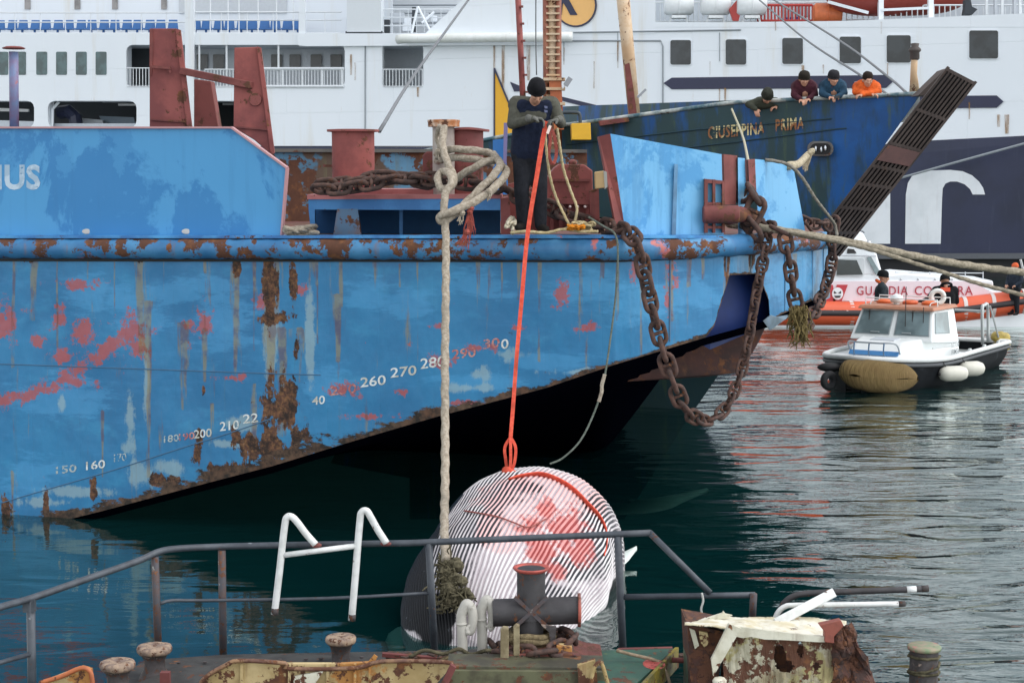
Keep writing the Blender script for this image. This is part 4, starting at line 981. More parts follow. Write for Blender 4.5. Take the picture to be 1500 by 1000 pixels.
# shackle loop
for dx, ph in ((-7,0),(6,1),(0,2)):
    strap(pts([(748,640,17.05),(748+dx*1.2,655,17.03-.02*ph),(748+dx,675,17.0-.02*ph),(746+dx*.4,692,16.97-.02*ph)]), .03, .014, 'loop', SL)
for i in range(3): MB().ball(P(742+i*6,689+i*3,16.93), (.05,.04,.045), 12).build('knot', SLM, SL, smooth=True)
strap(pts([(806,185,18.2),(812,200,18.2),(815,225,18.25),(810,240,18.25),(804,228,18.22),(806,205,18.2),(804,188,18.2)]), .035, .012, 'slack_loop', SL, mat=ropem('sling_dull', lin('a85a50'), lin('8f4a44'), 20))
MB().box(None, (.03,.012,.09), m=M.Translation(P(804,190,18.05)) @ M.Rotation(.35,4,'Y')).build('tag_label', flatm('tag_white', lin('e6d2c8'), .6), SL)
# thin ropes from the hands down to the pile
rope(pts([(799,185,18.2),(800,215,18.2),(806,260,18.3),(815,290,18.4),(828,318,18.4),(834,330,18.4)]), .015, 'thin_rope', 'left of the two pale thin ropes dropping from the gloved hands to the deck pile', mat=RPY, n=8)
rope(pts([(816,188,18.2),(820,215,18.25),(826,250,18.35),(838,285,18.4),(845,305,18.4),(842,325,18.4)]), .015, 'thin_rope', 'right of the two pale thin ropes dropping from the gloved hands to the deck pile', mat=RPY, n=8)
rnd = random.Random(3)
def pile(name, label, cx, cy, Y, w_, h_, n_, r, mat):
    L = []
    for i in range(n_): L.append((cx+rnd.uniform(-w_,w_), cy+rnd.uniform(-h_,h_)*(1-.3*abs(rnd.random())), Y+rnd.uniform(-.15,.15)))
    return rope(pts(L), r, name, label, mat=mat, n=8, amp=.1)
pile('rope_pile', 'loose heap of pale thin rope around the orange bundle at the feet of the deckhand', 850, 331, 18.5, 22, 7, 26, .013, RPY)
pile('rope_pile', 'whitish tangled rope beside the boots of the deckhand, against the red platform end', 748, 330, 18.5, 8, 14, 20, .017, ropem('rope_whitish', lin('d3cbb6'), lin('a89c86')))
pile('rope_pile', 'pale rope bundle on the deck edge right of the large blue bulwark', 441, 340, YB(441)+.1, 26, 10, 40, .022, RPW)
pile('orange_line_bundle', 'small orange yellow bundle of line on the deck beside the boots', 843, 333, 18.25, 14, 5, 40, .012, ropem('line_orange', lin('d98a2e'), lin('c0741f')))
rope(pts([(748,341,18.35),(770,339,18.3),(800,341,18.3),(825,336,18.3),(850,339,18.3),(876,339,18.35)]), .016, 'thin_rope', 'pale rope lying along the deck edge in front of the boots', mat=RPY, n=8)
frays([(688,310,18.0,-6,60,9),(690,305,18.0,4,52,6),(684,340,17.95,-12,24,5)], 'frayed_strands', ropem('fray_red', lin('a8554a'), lin('7f4640')), SL, .009, 4)
# green hose line from the deck down to the whale
rope(pts([(862,318,18.3),(885,332,18.2),(900,342,18.1),(905,365,18.0),(903,420,17.95),(895,490,17.8),(884,560,17.6),(870,605,17.5),(850,645,17.4),(825,670,17.3),(806,679,17.2)]), .011, 'thin_line', 'thin green grey line hanging in a curve from deck to whale', mat=ropem('line_green', lin('6a716a'), lin('50584f')), n=6, lobes=0)
rope(pts([(886,548,17.5),(882,562,17.5),(881,575,17.5),(877,588,17.5)]), .02, 'line_splice', 'pale splice on the thin green line', 'rope', mat=RPW, n=6)
# twin hawsers to the right
RPH = ropem('hawser', lin('a39a88'), lin('7d7464'))
rope(pts([(1066,328,19.6),(1120,334,19.2),(1200,347,19.0),(1260,358,19),(1340,375,19.2),(1420,389,19.5),(1520,401,20),(1700,420,21)]), .042, 'mooring_hawser', 'thick twisted hawser running from the bow to the right edge, the upper one', mat=RPH)
rope(pts([(1074,332,19.5),(1140,337,19.1),(1210,350,18.9),(1280,367,18.6),(1360,392,18.4),(1440,417,18.2),(1520,438,18),(1700,490,17.5)]), .022, 'mooring_hawser', 'thinner twisted hawser under the thick one, running down to the right edge', mat=RPH)
rope(pts([(1121,234,19.8),(1145,238,19.8),(1160,245,19.8),(1176,262,19.9),(1195,292,20),(1215,318,20.3),(1223,330,20.5),(1226,345,20.5)]), .02, 'mooring_line', 'grey brown line over the bow bulwark leading down to the far tip', mat=ropem('line_grey', lin('8f8a80'), lin('6a665c')), n=8)
rope(pts([(1156,243,20.2),(1170,240,24),(1182,228,27),(1190,221,27.3)]), .05, 'mooring_line', 'frayed tan rope going into the oval hawse hole of the blue ship', mat=ropem('line_tan', lin('c2b8a0'), lin('988a70')), n=10)
frays([(1186,224,26.9,-6,28,24)], 'rope_fray', ropem('fray_tan', lin('b8ae98'), lin('988a70')), None, .02, 9)
tag(bpy.data.objects['rope_fray'], 'frayed rope strands hanging just under the oval hawse hole', 'rope')
wire([(1205,356,21.5),(1190,340,20.6),(1180,326,20.4)], .02, 'shackle_line', 'short rusty line at the far bow tip under the black ramp', mat=CHM)
# rag of frayed rope at chain end
mb = MB(); rnd = random.Random(11)
for i in range(150):
    t = rnd.random(); x = 1172+rnd.gauss(0,7*(1-.3*t)); y = 446+t*42
    a = P(x, y, 19.0+rnd.gauss(0,.05)); mb.tube([a, a+V((rnd.gauss(0,.02),rnd.gauss(0,.02),-.06)), a+V((rnd.gauss(0,.04),rnd.gauss(0,.03),-rnd.uniform(.08,.2)))], lambda t: .012*(1-.6*t), 5)
tag(mb.build('rope_rag', ropem('rag_brown', lin('7f7048'), lin('4f4630'), 16), None), 'ragged clump of weedy rope at the end of the short dark chain', 'rope')
# ---------------- whale ----------------
whale = thing('whale', 'dead whale floating belly up, white throat grooves and red patches, held by a strap', 'whale', G(760, 830, 0))
def whale_mat():
    m, n, b = nmat('whale_skin'); t = NT(n)
    uvn = t.nd('ShaderNodeAttribute', attribute_name='wu'); s = t.nd('ShaderNodeSeparateColor'); n.links.new(uvn.outputs['Color'], s.inputs[0])
    mk = t.nd('ShaderNodeAttribute', attribute_name='wm'); k = t.nd('ShaderNodeSeparateColor'); n.links.new(mk.outputs['Color'], k.inputs[0])
    groove, dark = s.outputs[0], s.outputs[1]
    nz = t.noise(3, 7, .7); nf = t.noise(9, 7, .72)
    white = t.mix(t.ramp(t.noise(2, 4), .4, .6), lin('d6d2d2'), lin('bdb6b8'))
    pinkk = t.mix(nf, lin('e6c4c2'), lin('dba8a4'))
    ridge = t.mix(t.ramp(t.math('ADD', k.outputs[1], t.math('MULTIPLY', t.math('SUBTRACT', nz, .5), .9)), .42, .6), white, pinkk)
    bl = t.ramp(t.math('ADD', k.outputs[0], t.math('MULTIPLY', t.math('SUBTRACT', t.noise(5, 9, .78), .5), 2.6)), .36, .74)
    ridge = t.mix(t.math('MULTIPLY', bl, .74), ridge, t.mix(nf, lin('d9766c'), lin('b8483f')))
    gcol = t.mix(bl, t.mix(t.ramp(t.math('ADD', dark, t.math('MULTIPLY', t.math('SUBTRACT', nz, .5), 1.3)), .34, .64), lin('a89ea2'), lin('24272e')), lin('8f3a38'))
    gm = t.ramp(t.math('ADD', groove, t.math('MULTIPLY', dark, .26)), .50, .80)
    col = t.mix(gm, ridge, gcol)
    col = t.mix(t.math('MULTIPLY', t.ramp(t.noise(2.4, 9, .75, t.map((1,1,1), loc=(4,2,7))), .56, .66), .45), col, lin('6f6c72'))
    bk = t.mix(t.ramp(t.noise(14,7,.75), .64, .68), lin('0e1116'), lin('7a7f88'))
    col = t.mix(t.ramp(t.math('ADD', s.outputs[2], t.math('MULTIPLY', t.math('SUBTRACT', nz, .5), .5)), .45, .6), col, bk)
    col = t.mix(t.ramp(t.noise(16, 6, .75), .70, .73), col, lin('5a4a48'))
    t.set(b.inputs['Base Color'], col); b.inputs['Roughness'].default_value = .5; b.inputs['Specular IOR Level'].default_value = .3
    t.set(b.inputs['Normal'], t.bump(t.noise(25, 4), .12, .004)); return m
# body axis from the chin (near, low left) to the trunk (far right, rising to the sling)
NU, NV = 1000, len(axc)-1
NG = 124 # grooves
mb = MB(); bm = mb.bm; lu = bm.verts.layers.float_color.new('wu'); lm = bm.verts.layers.float_color.new('wm'); rings = []
up0 = V((0,0,1))
WBLOOD = [(830,780,32,34),(800,810,26,22),(850,800,22,26),(790,790,20,14),(800,745,18,20),(815,835,22,12),(775,770,20,14)]
WPINK = [(760,745,60,40),(800,720,60,30),(735,780,40,30),(850,730,40,30)]
WDARK = [(700,745,60,40),(740,705,50,18),(650,830,34,90),(668,770,34,50),(800,870,50,16),(720,730,60,35),(690,770,50,60),(870,760,30,40),(840,830,60,22),(880,800,30,40),(660,800,30,60),(770,712,40,12),(640,850,40,60)]
WCLEAN = [(770,760,50,50),(740,830,60,60),(830,720,40,25),(700,880,50,40),(800,700,50,14)]
WSKIN = [((672,722),(632,775),7),((632,775),(612,830),14),((612,830),(600,900),24),((615,880),(640,930),26),((648,880),(655,905),14)]
from bpy_extras.object_utils import world_to_camera_view
def proj(p):
    d = V(p)-V((0,0,HC)); f = d.y*_cp - d.z*_sp; u = d.y*_sp + d.z*_cp
    return 750+FP*d.x/f, 500-FP*u/f
for j, (c, r) in enumerate(zip(axc, axr)):
    t = (axc[min(j+1,NV)]-axc[max(j-1,0)]).normalized(); x = t.cross(up0).normalized(); y = x.cross(t); ring = []
    v = j/NV
    for i in range(NU):
        th = 2*pi*i/NU; dirn = x*cos(th)+y*sin(th)
        p = c+dirn*r
        # pleats on the upper (ventral) side
        ven = max(0, min(1, (sin(th)+.35)*3)); fadev = max(0, min(1, (v-.03)*14))*max(0, min(1, (.93-v)*5))
        ph = th*NG + .6*sin(v*9+th*2) + 2.2*mn.noise(V((v*14, th*5, 1))) + .8*mn.noise(V((v*40, th*14, 3))) ; g = .5-.5*cos(ph)          # 1 = groove centre
        amp = .016*ven*fadev*min(1, r/.5)
        p = p - dirn*(amp*g**1.5)
        p += dirn*(.035*mn.noise(p*1.5)+.012*mn.noise(p*5))
        vt = bm.verts.new(p); ring.append(vt)
        X, Yy = proj(p); q = lambda a: max(0, min(1, .5+.5*a))
        dk = max(q(el(WDARK, X, Yy))*1.0 - .55*max(0, el(WCLEAN, X, Yy)), .08)
        back = 1-ven if fadev > 0 else 1
        left = max(0, min(1, (cos(th)*-1-.72)*5)) if v < .5 else 0
        skin = q(seg(WSKIN, X, Yy)*1.5)
        vt[lu] = (g*ven*fadev, min(1, dk), max(back, skin), 1)
        vt[lm] = (q(el(WBLOOD, X, Yy)), q(el(WPINK, X, Yy)), 0, 1)
    rings.append(ring)
for a, b in zip(rings, rings[1:]):
    for i in range(NU): bm.faces.new((a[i], a[(i+1)%NU], b[(i+1)%NU], b[i]))
bm.faces.new(rings[0][::-1]); bm.faces.new(rings[-1])
mb.build('body', whale_mat(), whale, smooth=True)
# flippers and jaw under / at the water
FLM = flatm('flipper_pale', lin('d2dcd6'), .5, var=.2, scale=3)
def fin(path, ws, th, name, mat):
    path = cr(path, 8); m2 = MB(); rs = []
    for i, p in enumerate(path):
        u = i/(len(path)-1); t = (path[min(i+1,len(path)-1)]-path[max(i-1,0)]).normalized(); x = t.cross(V((0,0,1))).normalized(); w_ = ipl(u*100, [(a*100, b) for a, b in ws])
        rs.append([m2.bm.verts.new(p+x*(w_*cos(a))+V((0,0,th*sin(a)))) for a in [2*pi*k/12 for k in range(12)]])
    for a, b in zip(rs, rs[1:]):
        for k in range(12): m2.bm.faces.new((a[k], a[(k+1)%12], b[(k+1)%12], b[k]))
    m2.bm.faces.new(rs[0][::-1]); m2.bm.faces.new(rs[-1])
    return m2.build(name, mat, whale, smooth=True)
fin([G(860,748,-.2), G(930,742,-.075), G(975,733,-.08), G(1035,718,-.26)], [(0,.5),(.4,.42),(.8,.16),(1,.03)], .035, 'flipper', FLM)
fin([G(880,838,.05), G(900,825,.06), G(918,812,.10), G(932,803,.13)], [(0,.14),(.5,.1),(1,.01)], .03, 'flipper', FLM)
fin([G(600,935,-.5), G(640,955,-.35), G(700,958,-.3), G(760,955,-.5)], [(0,.25),(.5,.5),(1,.2)], .15, 'lower_jaw', FLM)
# strap lying over the belly
sp = [surf(x, y) for x, y in ((745,702),(762,697),(790,694),(815,702),(838,716),(860,738),(877,757),(886,775),(888,795),(884,815))]
sp = [q for q in sp if q]
if len(sp) > 3: strap(sp, lambda t: .05+.03*sin(t*pi), .012, 'belly_strap', SL, widev=V((.3,-.6,.6)))
sp = [surf(x, y) for x, y in ((655,745),(680,748),(705,752),(730,757),(752,765),(775,772),(800,760))]
sp = [q for q in sp if q]
if len(sp) > 3: MB().tube(cr([q+V((0,.015,0)) for q in sp], 6), .008, 5).build('thin_cord', ropem('cord_red', lin('a86a64'), lin('7f4640')), SL, smooth=True)
# ---------------- rusty pontoon in front ----------------
pon = thing('pontoon', 'rusty old work pontoon in the foreground with dark pipe railing, bollards and scrap fittings', 'pontoon', G(620, 990, .1))
ZD = .22
PDK = paint('pontoon_deck', lin('3f3f3d'), lin('2e2c2b'), rust=.4, scale=3, rough=.85, bump=.6)
CRM = paint('cream_rusty', lin('bda97c'), lin('a08a5c'), rust=.62, scale=2.6, streak=.9, streakc=(.16,.06,.02), rough=.75, bump=.5, c3=lin('a8763c'), c3t=.55)
CRW = paint('white_peeling', lin('cfccba'), lin('b3ae98'), rust=.42, scale=4, streak=.6, streakc=(.14,.06,.03), rough=.7, bump=.6)
MUSH = paint('bollard_iron', lin('4c4747'), lin('3a3534'), rust=.45, scale=9, rough=.8, bump=.7, c3=lin('8f7f74'), c3t=.6)
MUSHT = paint('bollard_top', lin('75645a'), lin('a08a74'), rust=.5, scale=12, rough=.75, bump=.6)
GRN = paint('green_deck', lin('35594a'), lin('2c4a3f'), rust=.42, scale=2.5, streak=.2, rough=.6, bump=.4, c3=lin('5a6a40'), c3t=.6)
def dpts(L, z): return [G(x, y, z) for x, y in L]
def slab(L, z, th, name, mat, parent=None, bevel=0):
    mb = MB(); mb.prism(dpts(L, z), (0,0,-th)); return mb.build(name, mat, parent or pon, bevel=bevel)
slab([(150,1080),(178,985),(215,966),(330,958),(640,952),(700,950),(880,955),(905,960),(1000,1040),(1000,1080)], ZD-.12, .5, 'deck_plate', PDK)
slab([(870,952),(988,949),(900,1030),(860,1030)], ZD+.05, .06, 'green_deck_plate', GRN)
mb = MB(); a = dpts([(988,949),(930,1010),(900,1045)], ZD+.05)
for p, q in zip(a, a[1:]): mb.prism([p+V((.005,0,.01)), q+V((.005,0,.01)), q+V((.005,0,-.16)), p+V((.005,0,-.16))], (.03,0,0))
mb.build('plate_edge', paint('edge_yellow', lin('8f7f2a'), lin('5f5a34'), rust=.5, scale=6), pon)
MB().lathe([(.09,0),(.08,.004),(0,.004)], G(958,972,ZD+.052), 20, m=M.Translation(G(958,972,ZD+.052)) @ M.Diagonal((1,1.6,1,1))).build('red_paint_mark', textm('red_mark', lin('b0524a'), .45, None, 14), pon)
# broken crust of scrap along the deck edge
rnd = random.Random(21); mb = MB()
for i in range(110):
    x = rnd.uniform(560, 1000); y = 962+rnd.uniform(-3, 6); c = G(x, y, ZD-.08)
    mb.box(c+V((0,0,rnd.uniform(0,.05))), (rnd.uniform(.03,.12), rnd.uniform(.03,.08), rnd.uniform(.01,.03)), rnd.uniform(0,3))
mb.build('scale_crust', paint('crust', lin('3a302b'), lin('4f3a30'), rust=.6, scale=8), pon)['kind'] = 'stuff'
# railing
RLM = paint('rail_dark', lin('454b52'), lin('363b42'), rust=.22, scale=6, rough=.5, bump=.3, c3=lin('7a7f84'), c3t=.66)
RLR = paint('rail_worn', lin('43444a'), lin('4f3f3c'), rust=.5, scale=8, rough=.65, c3=lin('8a8a86'), c3t=.64)
def yrl(px): return ipl(px, [(0,12.7),(45,13.0),(228,14.0),(330,14.3),(635,14.35),(910,14.35),(1105,14.0)])
def tubepx(L, r, name, mat, parent, k=5, Yf=yrl, n=10):
    return MB().tube(cr([P(x, y, Yf(x) if callable(Yf) else Yf) for x, y in L], k), r, n).build(name, mat, parent, smooth=True)
rail = pon
tubepx([(-60,911),(0,889),(45,876),(120,850),(200,822),(232,808),(262,803),(330,800),(420,798)], .028, 'top_rail', RLM, pon)
MB().tube([P(x,y,yrl(x)) for x, y in ((420,798),(600,795),(905,782),(953,780))], .028, 10).build('top_rail', RLM, pon, smooth=True)
MB().tube([P(x,y,yrl(x)) for x, y in ((951,779),(1040,868))], .027, 10).build('top_rail', RLM, pon, smooth=True)
MB().tube([P(x,y,yrl(x)+.02) for x, y in ((914,874),(1040,872),(1106,871))], .026, 10).build('mid_rail', RLM, pon, smooth=True)
MB().tube(cr([P(x,y,yrl(x)) for x, y in ((234,884),(252,879),(300,879),(480,876),(632,868))], 3), .015, 8).build('mid_rail', RLM, pon, smooth=True)
MB().tube([P(x,y,yrl(x)) for x, y in ((-60,985),(0,970),(46,957))], .02, 8).build('mid_rail', RLM, pon, smooth=True)
for x0, y0, x1, y1, m_, r in ((45,877,48,1080,RLM,.034),(227,815,232,958,RLR,.032),(325,806,327,966,RLR,.033),(628,795,637,962,RLM,.033),(905,785,913,966,RLM,.034),(1104,869,1102,905,RLR,.03)):
    MB().tube([P(x0,y0,yrl(x0)+.0), P(x1,y1,yrl(x0)+.02)], r, 10).build('rail_post', m_, pon, smooth=True)
MB().box(P(43,886,13.0), (.09,.06,.1)).build('rail_bracket', RLM, pon)
tubepx([(1028,868),(1030,880),(1027,892),(1030,903)], .01, 'hanging_wire', flatm('wire_pale', lin('b5b5b0'), .6), pon, Yf=lambda x: 13.9, n=6)
# white broken ladder rails
WHM = paint('white_pipe', lin('d8dad8'), lin('c6c8c5'), rust=.24, scale=7, rough=.4, bump=.25)
lad = thing('broken_ladder', 'white broken pipe ladder hanging over the dark railing', 'ladder', P(462,820,14.2))
def hook(L, mat=WHM): return tubepx(L, .031, 'stile', mat, lad, k=6, Yf=lambda x: 14.22)
MB().tube(cr([P(x,y,14.2) for x, y in ((402,899),(409,840),(417,770),(421,757),(428,757),(436,765),(448,781),(462,797))], 6), .03, 12).build('stile', WHM, lad, smooth=True)
MB().tube(cr([P(x,y,14.2) for x, y in ((515,908),(520,850),(527,765),(530,750),(537,748),(543,757),(553,775),(566,795))], 6), .03, 12).build('stile', WHM, lad, smooth=True)
MB().tube([P(413,813,14.2), P(522,799,14.2)], .024, 10).build('rung', WHM, lad, smooth=True)
for x, y in ((403,896),(516,905)):
    MB().tube([P(x,y-6,14.2), P(x-.6,y+3.5,14.2)], .0315, 12).build('worn_tip', MUSH, lad, smooth=True)
for x, y in ((565,796),(463,798)): MB().ball(P(x,y,14.22), (.05,.03,.022), 10).build('weld_lug', RPD, lad, smooth=True)
# mushroom bollards
def mushroom(x, ycap, Y, r, label, ht=.42, grp='mushroom bollards on the pontoon deck'):
    c = P(x, ycap, Y); o = thing('bollard', label, 'bollard', (c.x, c.y, c.z-ht), grp); b = V((c.x,c.y,c.z-ht))
    MB().lathe([(r*1.15,0),(r*1.1,.03),(r*.95,.1),(r*.95,ht*.35),(r*.85,ht*.42),(r*.62,ht*.55),(r*.6,ht*.72),(r*.75,ht-.075),(r*.9,ht-.06)], b, 28).build('post', MUSH, o, smooth=True, auto=50)
    mb = MB(); mb.lathe([(r*.9,ht-.06),(r*1.0,ht-.045),(r*1.02,ht-.02),(r*.96,ht-.004),(r*.8,ht+.004),(r*.3,ht-.004),(0,ht-.006)], b, 28)
    for v in mb.bm.verts: v.co += V((0,0,.006*mn.noise(v.co*14)))
    mb.build('cap', MUSHT, o, smooth=True); return o
mushroom(172, 968, 12.9, .135, 'leftmost mushroom bollard with pale worn cap at the lower left')
mushroom(226, 945, 13.5, .14, 'brown mushroom bollard beside the second railing post, second from left')
mushroom(499, 931, 13.7, .125, 'dark mushroom bollard under the white broken ladder', ht=.5)
c = P(1354, 945, 13.3); o = thing('bollard', 'round post bollard with green pink top and wire turns, at the lower right', 'bollard', (c.x,c.y,c.z-.7)); b = V((c.x,c.y,c.z-.7))
MB().lathe([(.115,0),(.112,.66),(.13,.67),(.132,.69)], b, 28).build('post', MUSH, o, smooth=True, auto=50)
MB().lathe([(.132,.67),(.134,.695),(.12,.705),(0,.7)], b, 28).build('cap', paint('green_top', lin('6f7f5f'), lin('94836f'), rust=.25, scale=10, c3=lin('a87068'), c3t=.58), o, smooth=True)
MB().tube([b+V((.125*cos(a/8*2*pi), .125*sin(a/8*2*pi), .42+.012*a*.7+.03*sin(a*.4))) for a in range(0,25)], .012, 6).build('wire_turns', RPG, o, smooth=True)
# T-shaped capstan / double bitt
Yc = 13.6
tb = thing('mooring_bitt', 'black T shaped steel mooring bitt with a red rim, standing before the whale', 'bitt', P(780,960,Yc))
TBK = paint('bitt_black', lin('3c3a3c'), lin('2e2c2e'), rust=.34, scale=5, rough=.6, bump=.4)
def cyl(a, b, r, name, mat, parent, n=28, bev=0): 
    return MB().tube([a, b], r, n).build(name, mat, parent, smooth=True, auto=40)
cyl(P(778,905,Yc), P(778,832,Yc), .115, 'upright', TBK, tb)
mb = MB(); t0 = P(778,831,Yc); mb.lathe([(.115,-.03),(.135,-.02),(.15,0),(.145,.008),(.118,.0),(.1,-.02),(0,-.025)], t0, 28); mb.build('red_rim', paint('rim_red', lin('b5554a'), lin('94453c'), rust=.2, scale=8), tb, smooth=True)
cyl(P(722,897,Yc), P(848,893,Yc), .112, 'cross_barrel', TBK, tb)
mb = MB(); mb.lathe([(.112,-.01),(.135,-.01),(.14,.012),(.112,.016),(.1,.0),(0,0)], None, 28, m=M.Translation(P(848,893,Yc)) @ M.Rotation(pi/2,4,'Y')); mb.build('barrel_flange', paint('flange_rust', lin('7a4a40'), lin('a8584a'), rust=.5, scale=9), tb, smooth=True)
for sx in (-1, 1):
    a = P(778,915,Yc-.118)
    MB().bar(P(778-sx*24,874,Yc-.1), P(778+sx*22,916,Yc-.11), .03, .02, up=V((0,-1,0))).build('weld_rib', RLR, tb)
cyl(P(778,990,Yc), P(778,900,Yc), .10, 'stem', TBK, tb)
# rope turns on the stem
rpb = ropem('rope_brown', lin('8a7c5f'), lin('5f5440'))
o = thing('rope_coil', 'brown rope turns wound on the stem of the black bitt', 'rope', P(778,940,Yc))
for i in range(5):
    c = P(778, 926+i*6, Yc); r = .17+.015*sin(i*2)
    MB().tube([c+V((r*cos(a*pi/16), r*sin(a*pi/16), .008*sin(a*.6+i))) for a in range(33)], .026, 10, lobes=3, amp=.12, tw=40).build('turn', rpb, o, smooth=True)
c = P(778,946,Yc)
chain('chain', 'rusty chain draped round the base of the black bitt', [c+V((-.3,.05,-.02)), c+V((-.24,-.2,.0)), c+V((0,-.33,.03)), c+V((.22,-.28,.06)), c+V((.32,-.05,.08)), c+V((.2,.15,.07))], sc=lambda t: .95, jit=.3)
plate([(793,915),(815,918),(813,945),(806,940),(804,925)], Yc-.15, .04, 'gusset', MUSH, tb)
# swan neck pipes
SWM = paint('swan_grey', lin('b4b1a8'), lin('a5a29a'), rust=.12, scale=4, rough=.55, bump=.2, c3=lin('8f8a80'), c3t=.66)
def swan(x, ytop, ybot, Y, w_, label, r=.05):
    o = thing('swan_neck_pipe', label, 'pipe', P(x, ybot, Y), 'grey swan neck vent pipes'); k = w_
    L = [(x,ybot),(x-1,ytop+40),(x-2,ytop+18),(x+2,ytop+6),(x+k*.45,ytop),(x+k*.9,ytop+8),(x+k*1.05,ytop+22),(x+k*.9,ytop+38),(x+k*.6,ytop+42)]
    MB().tube(cr([P(a, b, Y-.0) for a, b in L], 8), lambda t: r*(1 if t < .75 else 1-(t-.75)*.9), 16).build('pipe', SWM, o, smooth=True)
    MB().tube([P(x-1.5,ytop+30,Y), P(x-1.7,ytop+27,Y)], r*1.12, 16).build('collar', SWM, o, smooth=True)
    mb = MB(); rn = random.Random(x)
    for i in range(9): mb.ball(P(x+k*.7+rn.uniform(-4,5), ytop+36+rn.uniform(-6,8), Y-.02), rn.uniform(.012,.028), 8)
    fuse(mb, .008, 'barnacles', SWM, o, 2); return o
swan(678, 884, 976, 13.5, 14, 'left one of the two grey curved swan neck pipes, beside the weedy rope end', .042)
swan(707, 878, 960, 13.6, 14, 'right one of the two grey curved swan neck pipes, touching the black barrel', .042)
# wooden stakes
WDM = paint('weathered_wood', lin('9a8f72'), lin('75694f'), rust=.25, scale=6, streak=.8, streakc=(.05,.035,.02), rough=.9, bump=.7)
for x0, x1, yt, Y, lb in ((733,745,920,13.2,'left of the two weathered wooden stakes before the black bitt'),(752,761,916,13.25,'right thinner weathered wooden stake before the black bitt')):
    o = plate([(x0,yt+4),(x0+4,yt),(x1,yt+1),(x1+1,1080),(x0,1080)], Y, .09, 'wooden_stake', WDM, None, bevel=.006); tag(o, lb, 'stake', 'wooden stakes')
# rusty trough and box under the bitt
BRK = paint('brick_rust', lin('6a3a32'), lin('54302a'), rust=.5, scale=5, rough=.85, bump=.7)
hb = thing('hatch_coaming', 'red brown cracked hatch coaming under the black bitt, dark water inside', 'hatch', P(790,975,13.2))
plate([(738,958),(838,957),(862,965),(884,968),(886,985),(738,985)], 13.25, .5, 'coaming_wall', BRK, hb, bevel=.01)
mb = MB()
for x in (765,790,812,842): mb.bar(P(x,959,13.24), P(x-1,984,13.24), .012, .01)
mb.bar(P(738,971,13.24), P(884,975,13.24), .01, .012)
mb.build('cracks', DARKST, hb)
plate([(660,982),(885,984),(900,1080),(650,1080)], 12.9, .1, 'front_wall', paint('slimy_wall', lin('5f6046'), lin('43402f'), rust=.4, scale=4, streak=.5, rough=.7), hb)
plate([(655,975),(886,978),(886,984),(655,982)], 12.95, .35, 'coaming_top', paint('slimy_top', lin('4f4f3c'), lin('3c3a30'), rust=.45, scale=5), hb)
tubepx([(866,1010),(868,985),(874,972),(880,970),(884,978),(890,1000),(895,1020)], .016, 'cream_bracket', CRM, hb, Yf=lambda x: 12.8)
plate([(846,975),(872,966),(884,1080),(852,1080)], 12.85, .06, 'bracket_plate', CRM, hb)
plate([(815,945),(838,947),(838,956),(815,957)], 13.3, .1, 'pale_block', CRM, hb, bevel=.008)
# cream rusty trough
tr = thing('rusty_trough', 'cream painted rust streaked steel trough at the bottom edge left of centre', 'trough', P(490,990,12.9))
tp = [(290,1010),(300,993),(330,975),(352,968),(418,972),(500,972),(560,969),(600,967),(650,970),(662,975),(640,1000),(630,1080),(290,1080)]
plate(tp, 12.9, .05, 'front_plate', CRM, tr)
mb = MB(); q = [(290,1010),(300,992),(330,974),(352,967),(418,971),(424,979),(520,978),(560,968),(652,969),(664,975)]
MB().tube(cr([P(x,y,12.87) for x, y in q], 3), .018, 8).build('rim', paint('rim_brown', lin('5f4034'), lin('8a6a4c'), rust=.6, scale=7), tr, smooth=True)
for x in (352,422,478,518,540): plate([(x,972),(x+4,972),(x+3,1080),(x-1,1080)], 12.87, .03, 'rib', CRM, tr)
plate([(430,990),(474,982),(462,1000),(430,1010)], 12.86, .02, 'bent_flap', CRW, tr)
plate([(660,973),(668,978),(620,1080),(608,1080)], 12.75, .06, 'side_beam', RPD, tr)
plate([(540,968),(548,958),(553,962),(546,974),(538,975)], 12.9, .02, 'torn_edge', CRM, tr)
# rusty thing bottom left corner
cl = thing('scrap_hatch', 'orange rusted scrap hatch lid in the bottom left corner', 'hatch', P(105,995,12))
plate([(60,1000),(118,978),(132,982),(138,1080),(60,1080)], 12, .08, 'lid', CRM, cl)
MB().tube(cr([P(x,y,11.97) for x, y in ((58,1000),(90,990),(118,978),(131,982),(135,996),(138,1030))], 4), .018, 8).build('rim', paint('rim_orange', lin('b5673a'), lin('8a4a2c'), rust=.4), cl, smooth=True)
plate([(234,985),(248,985),(250,1080),(233,1080)], 12.9, .06, 'stub', RPD, pon)
slab([(120,1080),(200,1000),(290,965),(440,957),(500,960),(420,1080)], ZD-.05, .1, 'dark_ledge', PDK)
tubepx([(984,966),(1008,967)], .022, 'stub_pipe', RPD, pon, Yf=lambda x: 13.6)
o = tubepx([(903,952),(925,958),(955,965),(968,972),(978,990),(985,1020)], .014, 'hose_line', ropem('hose', lin('9a8a76'), lin('7f705c')), None, Yf=lambda x: 13.4); tag(o, 'thin tan rope lying across the green deck plate', 'rope')
